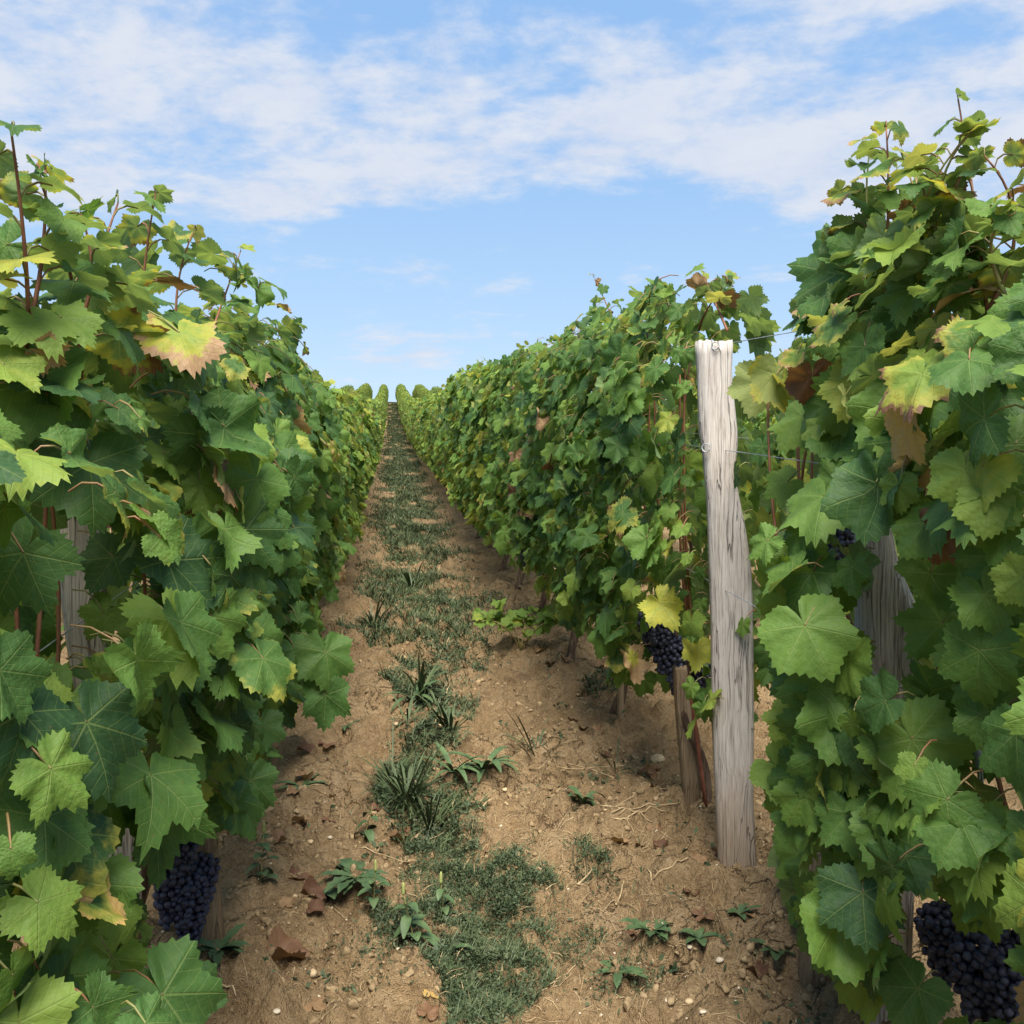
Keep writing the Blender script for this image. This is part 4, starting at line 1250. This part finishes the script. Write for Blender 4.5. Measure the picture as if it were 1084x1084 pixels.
def blades(mb, P, h, w, rng, lean=.5, dry=.08):
    if dry and len(P) > 20:
        k = rng.random(len(P)) < dry
        _blades(mb, P[k], h * .9, w, rng, lean * 1.6, 1); P = P[~k]
    _blades(mb, P, h, w, rng, lean, 0)


def _blades(mb, P, h, w, rng, lean, mat):
    n = len(P)
    a = rng.uniform(0, 6.283, n); ln = lean * rng.uniform(.2, 1.5, n)
    d = np.stack([np.cos(a) * ln, np.sin(a) * ln, np.ones(n)], -1); d = nrm(d)
    s = np.stack([-np.sin(a + .6), np.cos(a + .6), np.zeros(n)], -1)
    H = (h * rng.uniform(.45, 1.3, n))[:, None]; W = w * rng.uniform(.7, 1.3, n)[:, None]
    B = P - np.array([0, 0, .004])
    mid = B + d * H * .55; tip = B + d * H + np.stack([np.cos(a), np.sin(a), -.4 * np.ones(n)], -1) * H * .25
    V = np.stack([B - s * W, B + s * W, mid - s * W * .8, mid + s * W * .8, tip], 1)
    f = [0, 1, 3, 2, 2, 3, 4]
    Lp = np.array(f)[None] + (np.arange(n) * 5)[:, None]
    mb.addnp(V, Lp, np.tile([4, 3], n), mat)


mat_mb, gr_mb = MB(), MB()
for px, py, rx, ry, dens in PATCH:
    P = disc(px, py, rx, ry, int(9500 * dens))
    d = float(np.mean(P @ FWD)) if len(P) else 3
    small_leaves(mat_mb, P, 0.0085 if d < 3.2 else .014, .03, mrng)
    Q = disc(px, py, rx, ry, int(1500 * dens))
    blades(gr_mb, Q, .055 if d < 3.2 else .08, .0014 if d < 3.2 else .0028, mrng, .9)
for i in range(110):
    x_, y_ = mrng.uniform(-.4, 1.0), 1.8 + mrng.exponential(1.5)
    k_ = int(mrng.integers(5, 22)); r_ = mrng.uniform(.012, .05)
    X, Y = x_ + mrng.normal(0, r_, k_), y_ + mrng.normal(0, r_, k_)
    small_leaves(mat_mb, np.stack([X, Y, ground_z(X, Y)], -1), mrng.uniform(.010, .026), .025, mrng)
tag(mat_mb.build('ground_cover', M_MAT), 'mat of tiny creeping green weeds along the middle of the path', None, None, 'stuff')
# banded grass farther along
y = 6.0
while y < 100:
    ln = 1.0 + y / 25
    n = int(np.clip(9000 * ln / (y / 8) ** .95, 800, 9000))
    yy = mrng.uniform(y, y + ln, n)
    xx = .19 + .09 * (fbm(yy * .6, yy * 0, 12, 2) - .5) * 2 + .003 * np.minimum(yy, 30) + mrng.normal(0, .24 + .0015 * min(y, 40), n)
    m_ = fbm(xx * 3.5, yy * (1.6 if y < 16 else .9), 71, 4, .6) + .09 * mrng.normal(0, 1, n) - .25 * np.abs(xx - .25) - .12 * (vnoise(yy * .8, yy * 0, 29) - .5)
    k = (np.abs(xx - .25) < .55) & (m_ > .43)
    xx, yy = xx[k], yy[k]
    P = np.stack([xx, yy, ground_z(xx, yy)], -1)
    blades(gr_mb, P, .075, .0016 + .00020 * y, mrng, 1.1, .06)
    y += ln
n = 1500
xx, yy = mrng.uniform(-.25, .8, n), mrng.uniform(1.9, 9, n)
k = fbm(xx * 2.5, yy * 2.5, 66, 2) > .58
P = np.stack([xx, yy, ground_z(xx, yy)], -1)[k]
blades(gr_mb, P, .05, .002, mrng, .9)
tag(gr_mb.build('grass', [M_GRASS, M_STRAW]), 'short dark grass in bands along the middle of the path', None, None, 'stuff')

# ------------------------------------------------------------------ stones, clods, straw, fallen leaves
def rock(px, py, size, mat, label, seed, name='stone', group='loose stones on the path', flat=.7):
    rng = np.random.default_rng(seed); p = on_ground(px, py)
    v = ICO_V.copy()
    pl = nrm(rng.normal(0, 1, (9, 3))); 
    for q in pl:
        dd = v @ q; lim = rng.uniform(.55, .85); v = v - np.clip(dd - lim, 0, None)[:, None] * q
    v = v * np.array([1, rng.uniform(.7, 1), flat]) * size
    a = rng.uniform(0, 6.28); c, s = math.cos(a), math.sin(a)
    v = v @ np.array([[c, -s, 0], [s, c, 0], [0, 0, 1]]).T
    mb = MB(); mb.add(v, [tuple(f) for f in ICO_F])
    return tag(mb.build(name, mat, loc=p + np.array([0, 0, size * flat * .35])), label, 'stone', group)


for i, (px, py, s, mt, lab) in enumerate([
    (696, 806, .030, M_STONE, 'upright cream stone beside the tan stake'), (332, 1034, .017, M_STONE, 'round tan stone beside the curled brown leaf'),
    (293, 1072, .010, M_PALE, 'white pebble near the lower frame edge below the curled leaf'), (464, 770, .016, M_STONE, 'flat cream stone by the wide-bladed grass tuft'),
    (419, 768, .014, M_STONE, 'yellowish stone among the few upright blades'), (534, 838, .013, M_STONE, 'small yellow stone between rosette and straw'),
    (329, 894, .012, M_STONE, 'tan pebble on the bare slope by the shaded row'), (349, 888, .010, M_PALE, 'cream pebble right of the tan pebble on the bare slope'),
    (386, 887, .009, M_PALE, 'tiny white pebble under the sparse upright weed'), (729, 1062, .014, M_STONE, 'pale tan stone on the cracked soil before the stump'),
    (762, 1018, .012, M_PALE, 'oval whitish pebble under the scattered oval leaves'), (730, 1007, .009, M_PALE, 'bright white chip near the low toothed weed'),
    (312, 950, .010, M_STONE, 'flat pale pebble beside the reddish dead leaf'), (706, 1060, .008, M_PALE, 'white chip beside the pale tan stone'), (744, 1075, .009, M_PALE, 'small cream pebble at the bottom of the cracked soil')]):
    rock(px, py, s, mt, lab, 300 + i)

crng = np.random.default_rng(131)
n = 9000
cx, cy = crng.uniform(-.75, 1.45, n), 1.7 + crng.exponential(2.2, n)
k = (fbm(cx * 3, cy * 3, 44, 3) > .46) & (cy < 12)
cx, cy = cx[k], cy[k]
sz = .0025 + .015 * crng.random(len(cx)) ** 4 + .0008 * cy
P = np.stack([cx, cy, ground_z(cx, cy) + sz * .05], -1)
q = crng.normal(0, 1, (len(cx), 3, 3)); q, _ = np.linalg.qr(q)
CL = []
for i in range(10):
    v = ICO_V * crng.uniform(.6, 1.25, 3)
    for qq in nrm(crng.normal(0, 1, (7, 3))):
        v = v - np.clip(v @ qq - crng.uniform(.35, .8), 0, None)[:, None] * qq
    CL.append(v * (1 + .25 * (crng.random(len(v)) - .5))[:, None])
CL = np.array(CL)
V = P[:, None] + np.einsum('nvk,nkj->nvj', CL[crng.integers(0, 10, len(cx))], q) * sz[:, None, None]
L = ICO_F.reshape(1, -1) + (np.arange(len(cx)) * len(ICO_V))[:, None]
mb = MB(); mb.addnp(V, L, np.full(len(cx) * len(ICO_F), 3))
tag(mb.build('gravel', M_SOILBIT, smooth=True), 'loose crumbs and small clods of dry soil', None, None, 'stuff')

# tiny pale chips
n = 420
cx, cy = crng.uniform(-.7, 1.3, n), 1.7 + crng.exponential(1.6, n)
sz = .0018 + .0035 * crng.random(n) ** 2
P = np.stack([cx, cy, ground_z(cx, cy) + sz * .4], -1)
V = P[:, None] + CL[crng.integers(0, 10, n)] * sz[:, None, None]
L = ICO_F.reshape(1, -1) + (np.arange(n) * len(ICO_V))[:, None]
mb = MB(); mb.addnp(V, L, np.full(n * len(ICO_F), 3))
tag(mb.build('pebbles', M_PALE, smooth=False), 'tiny white chips sprinkled over the soil', None, None, 'stuff')

# straw litter
mb = MB()
for i in range(900):
    big_one = crng.random() < .35
    if big_one: x, y = crng.normal(.62, .18), crng.normal(3.0, .45)
    else: x, y = crng.uniform(-.5, 1.2), 1.8 + crng.exponential(1.8)
    a = crng.uniform(0, 6.28); ln = crng.uniform(.02, .09)
    d = np.array([math.cos(a), math.sin(a), 0]) * ln
    A, B = np.array([x, y, 0]) - d / 2, np.array([x, y, 0]) + d / 2
    pts = curve(A, B, crng.normal(0, .0025, 3), 4); pts[:, 2] = ground_z(pts[:, 0], pts[:, 1]) + .004
    mb.tube(pts, crng.uniform(.0005, .0011), 4)
tag(mb.build('litter', M_STRAW), 'dry straw bits and stalk scraps strewn on the soil', None, None, 'stuff')


def stalk(px, py, qx, qy, label, r=.0028, group=None, bend=.01):
    a, b = on_ground(px, py), on_ground(qx, qy)
    pts = curve(a, b, (bend, bend, 0), 9); pts[:, 2] = np.maximum(np.maximum(ground_z(pts[:, 0], pts[:, 1]) + r, 0), np.linspace(a[2], b[2], 9) + r * 2)
    m_ = MB(); m_.tube(pts, np.linspace(r, r * .7, 9), 5)
    return tag(m_.build('straw_stalk', M_STRAW), label, 'straw', group)


GS = 'dry stalks in the straw heap before the tan stake'
LS = 'long dry stalk in the loose straw between the small fresh weed and the tan stake'
for a in ((640, 860, 735, 826), (648, 862, 720, 852), (636, 856, 690, 872), (655, 866, 705, 860), (665, 868, 740, 835), (560, 815, 640, 818), (570, 820, 660, 812), (600, 812, 650, 826), (650, 870, 672, 890)):
    stalk(*a, LS, .0026, GS)
stalk(692, 935, 728, 912, 'bent pale stalk on the clods before the pale post', .0032)
stalk(672, 935, 690, 940, 'short thick stalk on the bare clods', .0028)
stalk(612, 940, 627, 922, 'pale stalk at the edge of the creeping mat', .003)
stalk(652, 960, 660, 935, 'pale stalk standing on a clod beside the creeping mat', .003)
stalk(378, 900, 440, 922, 'thin stalk lying across the path behind the toothed rosette', .002)
stalk(220, 1045, 250, 1062, 'grey twig on the soil below the black grapes', .0032)
stalk(196, 1030, 280, 1032, 'thin straw lying level under the shaded row', .0016)


def dead_leaf(px, py, size, rnd, label, seed, rz=0, lift=.35, tpl='F', group='dead vine leaves on the soil', wither=1.5, tilt=.2):
    rng = np.random.default_rng(seed); p = on_ground(px, py) + np.array([0, 0, size * lift])
    m_ = MB()
    add_leaves(m_, tpl, p[None], np.array([[tilt * math.sin(rz), -tilt, 1.0]]), np.array([[math.cos(rz), math.sin(rz), 0.05]]), np.array([size]), np.array([[.5, wither, rnd, 1.]]), rng)
    return tag(m_.build('dead_leaf', M_LEAF), label, 'dead leaf', group)


for i, (px, py, s, rd, rz, tp, lab) in enumerate([
    (300, 1016, .085, .32, .3, 'D', 'largest curled brown dead leaf on the bare soil'), (330, 1066, .060, .62, 1.8, 'A', 'flat tan dead leaf with lobes beside the white pebble'),
    (313, 932, .050, .20, .1, 'D', 'dark red-brown dead leaf beside the upright weed'), (332, 967, .045, .10, .0, 'D', 'dark narrow dead leaf on the bare slope below the toothed rosette'),
    (424, 890, .050, .36, 2.5, 'D', 'folded rust dead leaf against the grass tufts'), (400, 858, .040, .22, 1, 'D', 'small red-brown dead leaf left of the largest grass tuft'),
    (347, 870, .035, .30, .5, 'D', 'small brown dead leaf on the slope by the shaded row'), (428, 962, .038, .34, .5, 'D', 'little rust dead leaf under the spiked weeds'),
    (452, 1075, .045, .34, 1.5, 'D', 'rust dead leaf at the edge of the mat below the spiked weed'), (456, 1055, .030, .95, 1.5, 'A', 'orange-yellow dead leaf fragment beside the creeping mat'),
    (730, 945, .040, .20, 1.5, 'D', 'dark red crumpled dead leaf before the pale post'), (742, 975, .045, .33, .2, 'D', 'brown crumpled dead leaf behind the low weeds'),
    (672, 990, .040, .26, 1.2, 'D', 'rust dead leaf pressed against the low toothed weed'), (800, 1035, .045, .03, 2, 'D', 'blackish shrivelled dead leaf beside the stump'),
    (345, 790, .055, .28, .8, 'D', 'rust dead leaf under the lowest hanging leaf'), (325, 795, .055, .15, 2.8, 'D', 'dark curled dead leaf at the foot of the shaded row'),
    (640, 800, .035, .06, 2, 'D', 'blackish dead leaf scrap beside the cream stone'), (570, 690, .05, .6, 1, 'D', 'pale dead leaf under the bright seedling'),
    (600, 700, .045, .4, 2, 'D', 'tan dead leaf at the foot of the third vine'), (424, 802, .03, .36, .2, 'D', 'tiny orange-brown dead leaf above the grass tufts')]):
    dead_leaf(px, py, s * .9, rd, lab, 431 + i, rz, .16 if tp == 'D' else .10, 'F' if tp == 'D' else 'A')
GD = 'small dead leaf scraps along the row feet'
for i in range(60):
    sd_ = 1 if i % 2 else -1
    x = (.78 + crng.uniform(-.12, .35)) if sd_ > 0 else (-.32 + crng.uniform(-.25, .12)); y = 2.6 + crng.exponential(2.0)
    p = np.array([x, y, float(ground_z(x, y))]) ; s = crng.uniform(.025, .05)
    m_ = MB()
    add_leaves(m_, 'F', (p + np.array([0, 0, s * .18]))[None], np.array([[crng.normal(0, .4), crng.normal(0, .4), 1.0]]), crng.normal(0, 1, (1, 3)), np.array([s]), np.array([[.5, 1.5, crng.random() * .7, 1.]]), crng)
    tag(m_.build('dead_leaf', M_LEAF), 'small brown dead leaf scrap lying at the foot of a vine row', 'dead leaf', GD)
